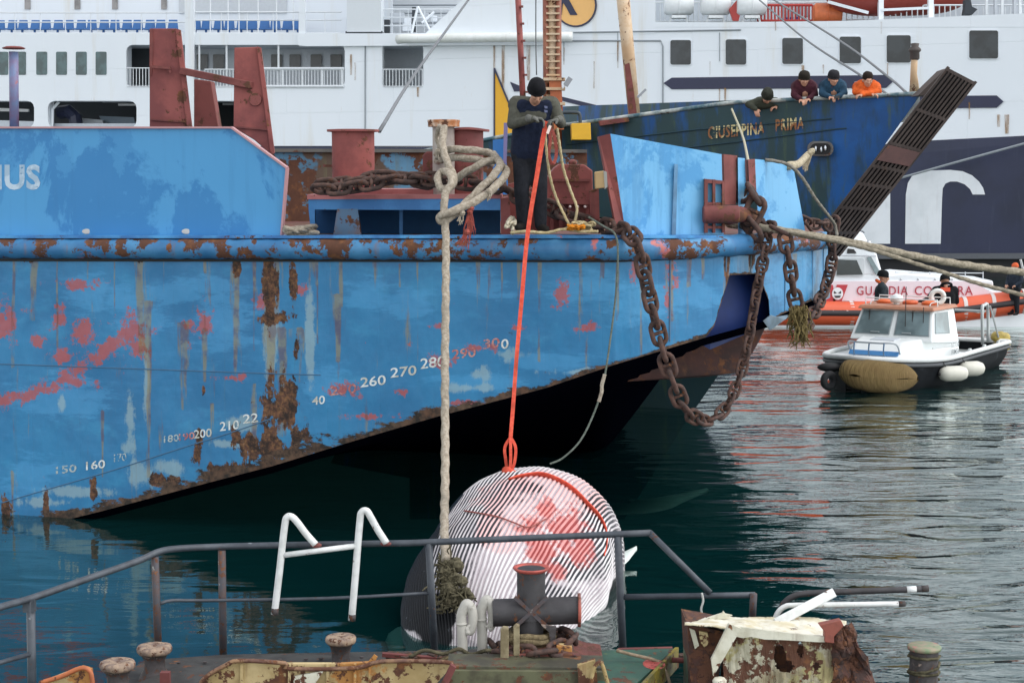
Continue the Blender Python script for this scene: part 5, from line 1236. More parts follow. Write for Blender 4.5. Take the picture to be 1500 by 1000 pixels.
# wrecked box on the right
wb = thing('wrecked_locker', 'torn white and rusty steel locker with crumpled top, right foreground', 'locker', P(1125,990,13))
mb = MB()
rnd = random.Random(8)
def wtop(px): return ipl(px, [(1005,913),(1070,914),(1100,925),(1180,935),(1215,940),(1240,915)])
def rag(a, b, n_, amp):
    return [(a[0]+(b[0]-a[0])*i/n_+(rnd.uniform(-1,1)*amp if 0 < i < n_ else 0), a[1]+(b[1]-a[1])*i/n_+(rnd.uniform(-1,1)*amp if 0 < i < n_ else 0)) for i in range(n_)]
HOLEM = paint('torn_rust', lin('3a2a26'), lin('54352c'), rust=.7, scale=7, rough=.9, bump=.9)
plate([(1007,915),(1036,920),(1060,925),(1044,1080),(1016,1080)], 13.1, .5, 'rusted_side', HOLEM, wb)
plate([(1010,920),(1018,923),(1024,945),(1018,950)], 13.08, .03, 'paint_flake', CRW, wb)
plate([(1024,924),(1036,926),(1040,940),(1032,948),(1026,940)], 13.07, .03, 'paint_flake', CRM, wb)
# crumpled front sheet as displaced grid
CRWX = paint('white_rotten', lin('bdb8a2'), lin('8f8468'), rust=.66, scale=3.2, streak=1, streakc=(.10,.045,.025), rough=.75, bump=.7, c3=lin('a39a6c'), c3t=.55)
fm = MB()
def front(u, v):
    x = 1060+(1238-1060)*u; yt = ipl(x, [(1060,930),(1085,926),(1180,936),(1240,930)])
    p = P(x, yt+(1080-yt)*v, 12.95)
    return p + V((0, .05*mn.noise(V((x*.035, v*2, 1)))+.02*mn.noise(V((x*.16, v*5, 4)))+.006*mn.noise(V((x*.7, v*16, 4))), 0))
fm.grid(front, 90, 50)
# punch torn holes
kill = []
for f in fm.bm.faces:
    X, Yy = proj(f.calc_center_median())
    for hx, hy, rx, ry in ((1142,960,9,18),(1150,975,12,9),(1195,975,6,5),(1173,950,5,12),(1232,975,12,30),(1225,1000,8,10)):
        if ((X-hx)/rx)**2+((Yy-hy)/ry)**2 < 1+.5*mn.noise(V((X*.2,Yy*.2,0))): kill.append(f); break
bmesh.ops.delete(fm.bm, geom=kill, context='FACES')
fo = fm.build('front_sheet', CRWX, wb, smooth=False); so = fo.modifiers.new('s','SOLIDIFY'); so.thickness = .012
plate([(1060,945),(1240,945),(1240,1080),(1050,1080)], 13.35, .05, 'inner_back', HOLEM, wb)
tm = MB()
def top(u, v):
    x = 1003+(1240-1003)*u; p0 = P(x, ipl(x, [(1003,913),(1070,905+12),(1110,922),(1180,931),(1215,936),(1240,925)]), 12.92); p1 = P(x, ipl(x, [(1003,909),(1040,903),(1090,903),(1180,903),(1240,908)]), 13.5)
    p = p0.lerp(p1, v); p.z += .018*mn.noise(V((x*.04, v*2, 2)))+.006*mn.noise(V((x*.3, v*6, 5))); return p
tm.grid(top, 80, 14); to = tm.build('crumpled_top', paint('top_white', lin('dcd8c8'), lin('c4b998'), rust=.25, scale=5, rough=.6, c3=lin('b39a74'), c3t=.62), wb, smooth=True); so = to.modifiers.new('s','SOLIDIFY'); so.thickness = .015
# front lip
plate([(1070,915),(1085,918),(1150,926),(1218,933),(1220,940),(1200,940),(1150,937),(1120,936),(1100,932),(1088,934),(1070,930)], 12.86, .03, 'front_lip', CRW, wb)
plate([(1068,914),(1086,920),(1045,990),(1042,966)], 12.8, .05, 'bent_strip', CRW, wb)
plate([(1200,915),(1232,908),(1236,916),(1222,932),(1222,942),(1208,940),(1208,925)], 12.84, .08, 'rust_corner', paint('corner_rust', lin('8a4a3c'), lin('6a3a30'), rust=.3, scale=6), wb, bevel=.005)
cm = MB()
def crumb(u, v):
    x = 1220+u*(24+62*v); p = P(x, 914+v*130, 12.95); return p+V((.03*mn.noise(V((u*6,v*7,2))), .14*mn.noise(V((u*2, v*3, 1)))+.05*mn.noise(V((u*7, v*10, 3))), .03*mn.noise(V((u*8,v*9,9)))))
cm.grid(crumb, 16, 36); co_ = cm.build('crumpled_edge', HOLEM, wb, smooth=False); so = co_.modifiers.new('s','SOLIDIFY'); so.thickness = .02
mb = MB(); mb.lathe([(.05,-.05),(.055,0),(.04,.02),(0,.02)], P(1054,996,12.7), 12); mb.build('stub_cap', CRW, wb, smooth=True)
plate([(1006,905),(1012,918),(1020,1080),(1007,1080)], 13.3, .3, 'green_post', paint('post_green', lin('4f6250'), lin('3f5044'), rust=.3), wb)
mb = MB(); tm_ = [(1036,905),(1058,898),(1060,895),(1063,899),(1073,901),(1058,906),(1045,908)]; plate(tm_, 13.3, .03, 'torn_scrap', CRW, wb)
# pipes lying over the locker
rng = (('black_pipe','long black pipe with rusty tip lying behind the torn locker',[(1140,900),(1148,884),(1160,874),(1180,869),(1240,866),(1300,864),(1352,862)],.026,TBK,13.9),('white_pipe','bent white pipe lying across the torn locker, under the black pipe',[(1133,912),(1140,896),(1150,888),(1165,886),(1240,885),(1318,884)],.022,WHM,13.6))
for nm, lb, L, r, m_, Y in rng:
    o = thing(nm, lb, 'pipe', P(L[2][0], L[2][1], Y)); tubepx(L, r, 'tube', m_, o, Yf=lambda x: Y)
    MB().tube([P(L[-1][0]-2,L[-1][1],Y), P(L[-1][0]+8,L[-1][1]-.4,Y)], r*1.1, 10).build('rusty_tip', MUSH, o, smooth=True)
MB().tube([P(1328,863,13.9), P(1342,862.5,13.9)], .0275, 10).build('white_band', WHM, bpy.data.objects['black_pipe'], smooth=True)
o = MB().bar(P(1136,912,13.35), P(1222,867,13.5), .075, .03, up=V((0,-1,.3))).build('white_bar', WHM, None, bevel=.006); tag(o, 'flat white steel bar slanting up from the torn locker', 'bar')

# tangle of old hoses and scrap on the deck edge
for i, (L, r, m_, lb) in enumerate((([(600,962),(622,952),(650,957),(672,950),(690,958),(716,952),(736,962)], .016, RPG, 'dark tangled hose lying beside the feet of the grey swan neck pipes'), ([(640,972),(660,962),(684,968),(705,960),(722,970),(740,966)], .02, rpb, 'brown old rope lying on the deck edge left of the black bitt'))):
    o = tubepx(L, r, 'old_hose' if i == 0 else 'old_rope', m_, None, Yf=lambda x: 13.45); tag(o, lb, 'hose' if i == 0 else 'rope')
for i, (x0, x1, y0, y1) in enumerate(((560,640,958,964),(905,985,952,950))):
    MB().bar(P(x0,y0,13.9), P(x1,y1,13.9), .05, .03).build('edge_angle', RPD, pon)
for x in (238,262,300,345,380,410,448,470,530): MB().lathe([(.018,0),(.018,.012),(0,.014)], G(x, 972-(x-238)*.03, ZD-.04), 6).build('deck_bolt', MUSH, pon)
# ---------------- boats ----------------
def loft(secs, name, mat, parent, closed=False, smooth=True, cap=True):
    mb = MB(); rs = [[mb.bm.verts.new(p) for p in s] for s in secs]
    for a, b in zip(rs, rs[1:]):
        n = len(a)
        for k in range(n if closed else n-1): mb.bm.faces.new((a[k], a[(k+1)%n], b[(k+1)%n], b[k]))
    if cap and closed: mb.bm.faces.new(rs[0][::-1]); mb.bm.faces.new(rs[-1])
    return mb.build(name, mat, parent, smooth=smooth, auto=35)
# --- small pilot / mooring boat ---
# local frame: x forward (bow), y to port, z up
A = R(238); ORG_ = V((8.15, 34.9, 0))
fx = V((cos(A), sin(A), 0)); fyv = V((-sin(A), cos(A), 0))
def BL(x, y, z): return ORG_ + fx*x + fyv*y + V((0,0,z))
pb = thing('workboat', 'small white cabin workboat with black hull, white fenders and brown rope fender on its bow', 'boat', ORG_)
GEL = flatm('gelcoat', lin('dfe3e2'), .35, var=.05, bump=.03); BLK = paint('boat_black', lin('101317'), lin('1a1d21'), rust=.08, scale=2, rough=.7, bump=.2, c3=lin('2c3034'), c3t=.62); BLK.node_tree.nodes['Principled BSDF'].inputs['Specular IOR Level'].default_value = .15
def hw(x): # half beam at x (-3..3)
    return 1.25*(1 if x < 0.6 else max(.02, (1-((x-.6)/2.55)**2.2))**.62) if x > -2.9 else 1.2
def sheer(x): return .50+.03*((x+3)/6)+.10*max(0,(x-1)/2)**2
secs = []
for i in range(41):
    x = -3+6.1*i/40; h = hw(x); s_ = sheer(x)
    secs.append([BL(x, h*a, z) for a, z in ((1,s_),(.97,s_*.5),(.88,.05),(.6,-.35),(0,-.5),(-.6,-.35),(-.88,.05),(-.97,s_*.5),(-1,s_))])
loft(secs, 'hull', BLK, pb)
mb = MB(); mb.face([BL(-3, 1.2*a, z) for a, z in ((1,.5),(.88,.05),(.6,-.35),(-.6,-.35),(-.88,.05),(-1,.5))]); mb.build('transom', BLK, pb)
# gunwale and deck
gw = [BL(-3+6.1*i/60, hw(-3+6.1*i/60), sheer(-3+6.1*i/60)+.02) for i in range(61)] + [BL(-3+6.1*i/60, -hw(-3+6.1*i/60), sheer(-3+6.1*i/60)+.02) for i in range(60,-1,-1)]
MB().tube(gw+[gw[0]], .05, 8).build('gunwale', flatm('gunwale_pale', lin('c9cccb'), .5, var=.15), pb, smooth=True)
MB().tube([p+V((0,0,-.1)) for p in gw], .04, 8).build('rubbing_strip', flatm('rubber_grey', lin('4a4d50'), .7), pb, smooth=True)
secs = [[BL(x, hw(x)*.98, sheer(x)-.02), BL(x, -hw(x)*.98, sheer(x)-.02)] for x in [-.6+3.6*i/20 for i in range(21)]]
loft(secs, 'foredeck', GEL, pb, cap=False)
secs = [[BL(x, hw(x)*.98, .3), BL(x, -hw(x)*.98, .3)] for x in (-2.98,-.5)]
loft(secs, 'cockpit_floor', flatm('floor_grey', lin('7d8180'), .7, var=.2), pb, cap=False)
for sy in (1,-1):
    mb = MB(); mb.prism([BL(-2.98,sy*1.12,.3), BL(-.6,sy*1.17,.35), BL(-.6,sy*1.17,sheer(-.6)), BL(-2.98,sy*1.12,.5)], fyv*(-sy*.03)); mb.build('cockpit_side', flatm('side_grey', lin('94989a'), .6), pb)
# cabin : lower trunk + raked wheelhouse
def quadbox(pts8, name, mat, bevel=.03):
    mb = MB(); v = [mb.bm.verts.new(BL(*p)) for p in pts8]
    for f in ((0,1,2,3),(7,6,5,4),(0,4,5,1),(1,5,6,2),(2,6,7,3),(3,7,4,0)): mb.bm.faces.new([v[i] for i in f])
    return mb.build(name, mat, pb, bevel=bevel)
# trunk
zt = .98
quadbox([(-.3,1.0,.42),(2.2,.52,.5),(2.2,-.52,.5),(-.3,-1.0,.42),(-.3,.95,zt-.06),(1.7,.5,zt-.12),(1.7,-.5,zt-.12),(-.3,-.95,zt-.06)], 'trunk_cabin', GEL, .06)
# wheelhouse
zw = 1.42
WHS = [(-.35,.95,.7),(1.1,.86,.82),(1.1,-.86,.82),(-.35,-.95,.7),(-.35,.82,zw),(.75,.74,zw),(.75,-.74,zw),(-.35,-.82,zw)]
quadbox(WHS, 'wheelhouse', GEL, .03)
quadbox([(-.45,.88,zw),(.85,.8,zw),(.85,-.8,zw),(-.45,-.88,zw),(-.43,.84,zw+.07),(.8,.76,zw+.07),(.8,-.76,zw+.07),(-.43,-.84,zw+.07)], 'roof', flatm('roof_orange', lin('a8745a'), .6, var=.25), .02)
WG = glassm('cabin_glass', lin('5f6d70'), .12); FRM = flatm('window_rubber', lin('8f9698'), .5)
def wface(i0, i1, j0, j1, u0, u1, v0, v1, name='windscreen'):
    a, b, c, d = [V(WHS[i]) for i in (i0, i1, j1, j0)]
    def pt(u, v): p = a.lerp(b, u).lerp(d.lerp(c, u), v); return p
    n_ = (b-a).cross(d-a).normalized(); ctr = V((.3,0,1.1))
    if n_.dot((a+c)/2-ctr) < 0: n_ = -n_
    q = [pt(u, v)+n_*.012 for u, v in ((u0,v0),(u1,v0),(u1,v1),(u0,v1))]
    def B3(p): return BL(p.x, p.y, p.z)
    mid = sum(q, V())/4
    mb = MB(); mb.prism([B3(mid+(p-mid)*1.07) for p in q], fx*0+ (B3(mid-n_*.01)-B3(mid)))
    fr = mb.build('window_frame', FRM, pb, bevel=.01)
    mb = MB(); mb.prism([B3(p+n_*.006) for p in q], B3(mid-n_*.01)-B3(mid)); mb.build(name, WG, fr)
wface(1,2,5,6,.05,.46,.2,.92); wface(1,2,5,6,.54,.95,.2,.92)
wface(0,1,4,5,.35,.9,.3,.9,'side_window'); wface(3,2,7,6,.35,.9,.3,.9,'side_window')
# which side faces the camera: port or starboard; both built alike
RG = textm('reg_letters', lin('5f6568'), .35, None, 20)
def textloc(s, o, ux, uy, w_, h_, mat, name, parent):
    cu = bpy.data.curves.new('t', 'FONT'); cu.body = s; cu.offset = .015; cu.resolution_u = 3
    ob = bpy.data.objects.new('t', cu); S.collection.objects.link(ob); dg = bpy.context.evaluated_depsgraph_get(); me = bpy.data.meshes.new_from_object(ob.evaluated_get(dg)); bpy.data.objects.remove(ob)
    xs = [v.co.x for v in me.vertices]; ys = [v.co.y for v in me.vertices]; x0, x1, y1 = min(xs), max(xs), max(ys); po = wloc(parent)
    for v in me.vertices: v.co = o + ux*((v.co.x-x0)/(x1-x0)*w_) + uy*(v.co.y/y1*h_) - po
    me.materials.clear(); me.materials.append(mat); q = bpy.data.objects.new(name, me); S.collection.objects.link(q); q.parent = parent; return q
for s_, z in (('NT7301',.66),('1RM56',.52)):
    a = BL(.30,.955-.0,z); b = BL(-.22,.985,z+.0)
    textloc(s_, a+fyv*.035, (b-a).normalized(), V((0,0,1)), .45, .1, RG, 'registration', pb)
# bow pulpit, blue band
MB().tube(cr([BL(1.9,.5,.6), BL(2.15,.48,.86), BL(2.3,.2,.88), BL(2.3,-.2,.88), BL(2.15,-.48,.86), BL(1.9,-.5,.6)], 5), .018, 6).build('pulpit', flatm('steel', lin('9aa0a4'), .3, metal=.6), pb, smooth=True)
mb = MB(); mb.prism([BL(2.07,.50,.62), BL(2.07,-.50,.62), BL(1.99,-.50,.70), BL(1.99,.50,.70)], fx*.02); mb.build('blue_band', textm('band_blue', lin('3d7ab0'), .3, None, 12), pb)
for y in (-.3,.0,.3): MB().tube(cr([BL(2.2,y,.5), BL(2.32,y,.7), BL(2.3,y,.88)], 4), .016, 6).build('pulpit_leg', flatm('steel_blue', lin('4f6a86'), .4), pb, smooth=True)
quadbox([(1.25,.25,.87),(1.6,.25,.85),(1.6,-.25,.85),(1.25,-.25,.87),(1.25,.25,.90),(1.6,.25,.88),(1.6,-.25,.88),(1.25,-.25,.90)], 'hatch', SHADEG, .01)
# roof gear
MB().lathe([(.12,0),(.14,.05),(.12,.12),(.05,.16),(0,.17)], BL(.35,-.15,zw+.12), 16).build('radar_dome', GEL, pb, smooth=True)
MB().tube([BL(.35,-.15,zw+.05), BL(.35,-.15,zw+.13)], .06, 10).build('dome_foot', GEL, pb)
MB().tube([BL(.5,.75,zw+.07), BL(.5,.75,zw+.2), BL(.5,-.75,zw+.2), BL(.5,-.75,zw+.07)], .014, 6).build('roof_rail', GEL, pb)
MB().tube([BL(-.3,.75,zw+.07), BL(-.3,.75,zw+.2), BL(-.3,-.75,zw+.2), BL(-.3,-.75,zw+.07)], .014, 6).build('roof_rail', GEL, pb)
for y, c_ in ((.45,'d9662f'),(.05,'c95a2a'),(-.5,'d9662f')):
    MB().ball(BL(.1,y,zw+.1), (.17,.14,.06), 12).build('orange_buoy', flatm('buoy_orange', lin(c_), .5), pb, smooth=True)
for y0 in (.35,-.55): MB().tube([BL(.8,y0,zw-.02), BL(1.0,y0+.05,.95)], .012, 5).build('wiper', DARKST, pb)
for x, y, h in ((.95,.25,.9),(.9,.6,.5)): MB().tube([BL(x,y,1.0), BL(x,y,1.0+h)], .009, 5).build('aerial', DARKST, pb)
# life ring
def ring(c, r0, r1, name, mat, parent, m3):
    mb = MB(); mb.tube([m3 @ V((r0*cos(a*pi/12), 0, r0*sin(a*pi/12))) + c for a in range(25)], r1, 10); return mb.build(name, mat, parent, smooth=True)
o = ring(BL(-.1,.55,zw+.22), .13, .05, 'life_ring', flatm('ring_white', lin('d6d6d0'), .5), None, M.Identity(3)); tag(o, 'white life ring standing on the workboat roof', 'life ring')
# rear frame
ST = flatm('frame_steel', lin('b5b9b8'), .35, metal=.3)
for y in (.85,-.6):
    MB().tube(cr([BL(-2.3,y,.5), BL(-2.2,y,1.25), BL(-2.35,y,1.33), BL(-2.6,y,1.28), BL(-2.7,y,.5)], 4), .035, 8).build('stern_frame', ST, pb, smooth=True)
MB().tube([BL(-2.4,.85,1.2), BL(-2.4,-.6,1.2)], .03, 8).build('stern_bar', ST, pb)
for x, y in ((-1.6,-1.0),(-1.9,-.9)): MB().tube([BL(x,y,.4), BL(x,y,1.3)], .04, 8).build('stern_post', flatm('post_brownish', lin('7a7a70'), .6), pb)
MB().tube([BL(-2.6,.9,1.3), BL(-2.95,1.0,.6)], .02, 6).build('stay', ST, pb)
# fenders
def fender(x, L_, r_, label):
    c = BL(x, hw(x)+.18, .27); o = thing('fender', label, 'fender', c, 'fenders on the workboat')
    fd = (fx*.45-V((1,0,0))*.9).normalized()
    mb = MB(); mb.lathe([(0,-L_/2),(r_*.4,-L_/2+.01),(r_*.75,-L_/2+.05),(r_,-L_/2+.15),(r_,L_/2-.15),(r_*.75,L_/2-.05),(r_*.4,L_/2-.01),(0,L_/2)], None, 18, m=M.Translation(c) @ (fd.to_track_quat('Z','Y').to_matrix().to_4x4()))
    mb.build('body', flatm('fender_white', lin('c9c7ba'), .5, var=.15), o, smooth=True)
    for s_ in (-1, 1): MB().ball(c+fd*(s_*L_/2), .035, 8).build('eye', DARKST, o, smooth=True)
    MB().tube([c+fx*.2, BL(x+.1,hw(x),.5)], .01, 5).build('lanyard', DARKST, o)
fender(1.35, .62, .15, 'white cylindrical fender on the black hull nearer the bow')
fender(.35, .56, .15, 'white cylindrical fender on the black hull farther aft')
# bow rope pudding
def pud(u, v):
    xx = (u*2-1); a = 2*pi*v; r = .30*max(.02, (1-abs(xx)**3))**.5
    base = BL(3.26-.10*u-.80*u*u, -.22+1.22*u, .40-.15*u)
    return base + V((0,0,1))*(r*sin(a)) + fx*(r*.95*cos(a)) + V((.04*mn.noise(V((u*6,v*6,1))),0,.05*mn.noise(V((u*5,v*5,4)))))
mb = MB(); mb.grid(pud, 40, 24)
def rugm():
    m, n, b = nmat('rope_fender'); t = NT(n)
    wv = t.nd('ShaderNodeTexWave'); wv.inputs['Scale'].default_value = 9; wv.inputs['Distortion'].default_value = 3; t.set(wv.inputs['Vector'], t.map((1.5,1.5,.6)))
    t.set(b.inputs['Base Color'], t.mix(t.noise(4,5,.7), t.mix(wv.outputs['Fac'], lin('5a4c2c'), lin('a8925a')), lin('7a5f3c'))); b.inputs['Roughness'].default_value = .95
    t.set(b.inputs['Normal'], t.bump(wv.outputs['Fac'], .8, .03)); return m
o = mb.build('rope_fender', rugm(), None, smooth=True); tag(o, 'big brown woven rope fender wrapped round the bow of the workboat', 'fender')
o = ring(BL(3.3,-.42,.22), .12, .07, 'tyre_fender', flatm('tyre_black', lin('232427'), .8), None, M.Rotation(.5,3,'Z')); tag(o, 'small black tyre fender at the left end of the workboat bow', 'tyre')
o = MB().ball(BL(3.15,-.45,.46), (.26,.12,.09), 14).build('black_fender', flatm('tyre_black2', lin('1c1d20'), .7), None, smooth=True); tag(o, 'black rubber fender sitting above the tyre on the workboat bow', 'fender')
c = BL(-3.1, 1.0, .35); mb = MB(); rn = random.Random(4)
for i in range(14): mb.ball(c+V((rn.uniform(-.12,.12), rn.uniform(-.1,.1), rn.uniform(-.3,.3))), rn.uniform(.08,.14), 10)
pbuoy = thing('stern_fender', 'lumpy yellow foam fender hanging on the stern of the workboat', 'fender', c, 'fenders on the workboat'); fuse(mb, .03, 'foam', paint('foam_yellow', lin('b09a4c'), lin('8a7a3f'), rust=.15, scale=6), pbuoy, 3)
# wake foam is part of the water surface roughness
# --- coast guard rib ---
YR = 46.0
cg = thing('patrol_boat', 'white and orange inflatable patrol boat lettered in red, moored against the ferry', 'boat', P(1340, 480, YR))
ORT = flatm('tube_orange', lin('d05a38'), .5, var=.08, scale=2); BKB = flatm('tube_black', lin('2c2628'), .6)
CGW = flatm('cg_white', lin('e4e8ea'), .35, var=.04, bump=.02)
yc = lambda p: YR
tubeL = [(1085,468,YR+.9),(1110,464,YR+.3),(1150,459,YR),(1300,459,YR),(1380,456,YR),(1450,448,YR),(1520,438,YR+.1),(1620,420,YR+.8)]
MB().tube(cr(pts(tubeL), 8), .33, 20).build('inflatable_tube', ORT, cg, smooth=True)
MB().tube(cr([p+V((0,-.30,.03)) for p in pts(tubeL)], 8), .075, 10, flat=1.1).build('rub_strip', BKB, cg, smooth=True)
for x in (1246,1411,1452,1498):
    p = P(x, ipl(x, [(1150,459),(1300,459),(1380,456),(1450,448),(1520,438)]), YR); m_ = M.Rotation(pi/2,3,'X')
    mb = MB(); mb.tube([p+V((-.05,0,0)), p+V((.05,0,0))], .338, 20); mb.build('tube_strap', flatm('strap_pale', lin('c9c0bc'), .6), cg, smooth=True, auto=40)
# hull
hp = [(1085,474),(1300,474),(1400,470),(1500,458),(1640,432),(1640,470),(1500,482),(1120,483),(1085,480)]
plate(hp, YR-.1, 2.4, 'hull', CGW, cg, bevel=.03)
plate([(1080,478),(1640,478),(1640,500),(1080,500)], YR+.2, 2, 'keel', flatm('keel_dark', lin('2a2d30'), .6), cg)
plate([(1130,424),(1208,420),(1310,420),(1345,418),(1480,428),(1520,432),(1520,452),(1130,452)], YR+.25, 1.9, 'console_side', CGW, cg, bevel=.04)
# deckhouse body up to the pinkish band
PNK = flatm('band_pinkish', lin('e3d3d8'), .4, var=.03)
plate([(1200,418),(1205,412),(1425,412),(1452,428),(1452,444),(1200,444)], YR+.15, 2.0, 'side_band', PNK, cg)
plate([(1200,402),(1310,402),(1325,400),(1455,411),(1456,420),(1200,420)], YR+.2, 1.9, 'coachroof', CGW, cg, bevel=.05)
cab = plate([(1196,404),(1200,385),(1208,362),(1214,356),(1236,350),(1270,356),(1284,370),(1294,404)], YR+.2, 1.8, 'wheelhouse', CGW, cg, bevel=.06)
plate([(1226,358),(1233,342),(1250,338),(1264,340),(1274,360)], YR+.5, 1.2, 'mast_house', CGW, cg, bevel=.05)
plate([(1246,339),(1264,338),(1267,341),(1262,343),(1246,342)], YR+.6, .8, 'radar_bar', flatm('radar_grey', lin('5f646a'), .5), cg)
fr = plate(rpoly(1224,1266,378,405,4), YR+.16, .06, 'window_surround', flatm('surround', lin('cdd2d4'), .4), cg)
plate([(1226,380),(1255,381),(1264,402),(1226,403)], YR+.13, .05, 'side_window', glassm('cg_glass', lin('20262a'), .1), cg)
plate([(1270,377),(1276,376),(1290,400),(1283,402)], YR+.13, .05, 'quarter_window', WG, cg)
plate([(1242,364),(1251,365),(1255,371),(1241,371)], YR+.16, .03, 'vent', DARKST, cg)
plate([(1220,441),(1226,417),(1242,417),(1233,441)], YR+.12, .03, 'red_flash', flatm('flash_red', lin('b5343c'), .45), cg)
plate([(1196,441),(1200,417),(1220,417),(1224,441)], YR+.12, .03, 'red_flash', flatm('flash_red', lin('b5343c'), .45), cg)
disc = [(1227+9*cos(R(a))*.9, 430+9*sin(R(a))) for a in range(0,360,18)]
plate(disc, YR+.09, .03, 'emblem_disc', CGW, cg)
for q_ in ([(1222,426),(1226,429),(1222,430)], [(1232,426),(1228,429),(1232,430)], [(1222,433),(1232,433),(1230,436),(1224,436)]): plate(q_, YR+.07, .02, 'emblem_mark', DARKST, cg)
LR = flatm('letters_red', lin('a83a48'), .5)
text_on('GUARDIA', lambda p: YR+.15, 1255, 1330, 432, 13, LR, cg, 'lettering', off=.03, bold=.01, track=1.15)
text_on('COSTIERA', lambda p: YR+.15, 1340, 1425, 432, 13, LR, cg, 'lettering', slope=.0, off=.03, bold=.01, track=1.15)
for x in (1230,1280,1390,1440): plate([(x,441),(x+22,441),(x+22,444),(x,444)], YR-.02, .05, 'grip_strip', BKB, cg)
MB().tube([P(x,y,YR+.3) for x, y in ((1495,380),(1510,440),(1530,470))], .03, 8).build('stern_arch', ST, cg)
# steam of boat exhaust etc left out

# patrol boat fittings
SG = flatm('stanchion_steel', lin('b9bdc0'), .35, metal=.4)
for x in (1312,1336,1362,1388,1414,1440): MB().tube([P(x,411,YR+.6), P(x,398,YR+.6)], .015, 6).build('stanchion', SG, cg)
MB().tube([P(1312,399,YR+.6), P(1440,400,YR+.6)], .014, 6).build('hand_rail', SG, cg)
MB().tube([P(1258,338,YR+1), P(1256,310,YR+1)], .015, 6).build('aerial', SG, cg); MB().tube([P(1240,341,YR+1), P(1238,318,YR+1)], .012, 6).build('aerial', SG, cg)
MB().lathe([(0,-.06),(.07,-.06),(.09,.06),(0,.07)], None, 14, m=M.Translation(P(1272,357,YR+.2)) @ M.Rotation(pi/2,4,'X')).build('searchlight', SG, cg, smooth=True)
MB().tube([P(1210,373,YR+.12), P(1283,375,YR+.12)], .02, 6).build('cabin_moulding', flatm('mould_grey', lin('b9bfc4'), .4), cg)
for x in (1320,1345,1370,1395): MB().ball(P(x,409,YR+.18), (.03,.02,.03), 8).build('deck_fitting', SG, cg, smooth=True)
for k in range(7): MB().tube([P(1150+k*45,455,YR-.34), P(1163+k*45,458,YR-.36), P(1176+k*45,455,YR-.34)], .012, 5).build('grab_line', flatm('line_white', lin('d0cbc4'), .7), cg)
# workboat fittings
for y in (.62,-.62): MB().tube(cr([BL(.0,y,zw+.07), BL(.1,y,zw+.13), BL(.5,y,zw+.13), BL(.6,y,zw+.07)], 4), .012, 6).build('grab_rail', ST, pb, smooth=True)
for x in (-.2,-1.2,-2.2): MB().box(BL(x, hw(x)*.97, sheer(x)+.07), (.12,.05,.06), A).build('cleat', ST, pb, bevel=.01)
for y in (.3,-.35):
    MB().box(BL(.95,y,.98), (.22,.18,.02), A).build('deck_vent', FRM, pb, bevel=.005)
MB().tube([BL(1.2,.9,.72), BL(.2,1.0,.70)], .014, 6).build('side_rail', ST, pb)
# ---------------- people ----------------
SKIN = flatm('skin', lin('b98a72'), .55, var=.08, scale=20)
def clothm(name, c, sc=14, c2=None):
    m, n, b = nmat(name); t = NT(n)
    t.set(b.inputs['Base Color'], t.mix(t.ramp(t.noise(sc, 6, .7), .35, .7), c, c2 or tuple(x*.6 for x in c))); b.inputs['Roughness'].default_value = .9; b.inputs['Specular IOR Level'].default_value = .2
    t.set(b.inputs['Normal'], t.bump(t.noise(7, 5, .6), .7, .03)); return m
def head_parts(mb, c, f, up, s=1.0):
    """skull, jaw, nose, brow, ears, all fused later; f = facing direction"""
    f = V(f).normalized(); up = V(up); up = (up-f*up.dot(f)).normalized(); r = f.cross(up)
    m = M((r, f, up)).transposed().to_4x4(); L = lambda x, y, z: c + (r*x+f*y+up*z)*s
    def e(x, y, z, a, b_, d): mb.ball(None, (a*s, b_*s, d*s), 14, m=M.Translation(L(x,y,z)) @ m)
    e(0,-.01,.03,.077,.096,.092); e(0,.02,-.04,.060,.072,.075); e(0,.055,-.085,.034,.032,.026)      # skull, face, chin
    e(0,.088,.018,.052,.014,.011); e(0,.100,-.018,.012,.018,.028); e(0,.110,-.032,.016,.014,.011)    # brow, nose
    e(0,.090,-.058,.026,.012,.009); e(.036,.078,-.02,.022,.02,.02); e(-.036,.078,-.02,.022,.02,.02)   # lips, cheeks
    for q in (-1, 1): e(q*.078,-.005,-.015,.010,.020,.032)
    return L, m
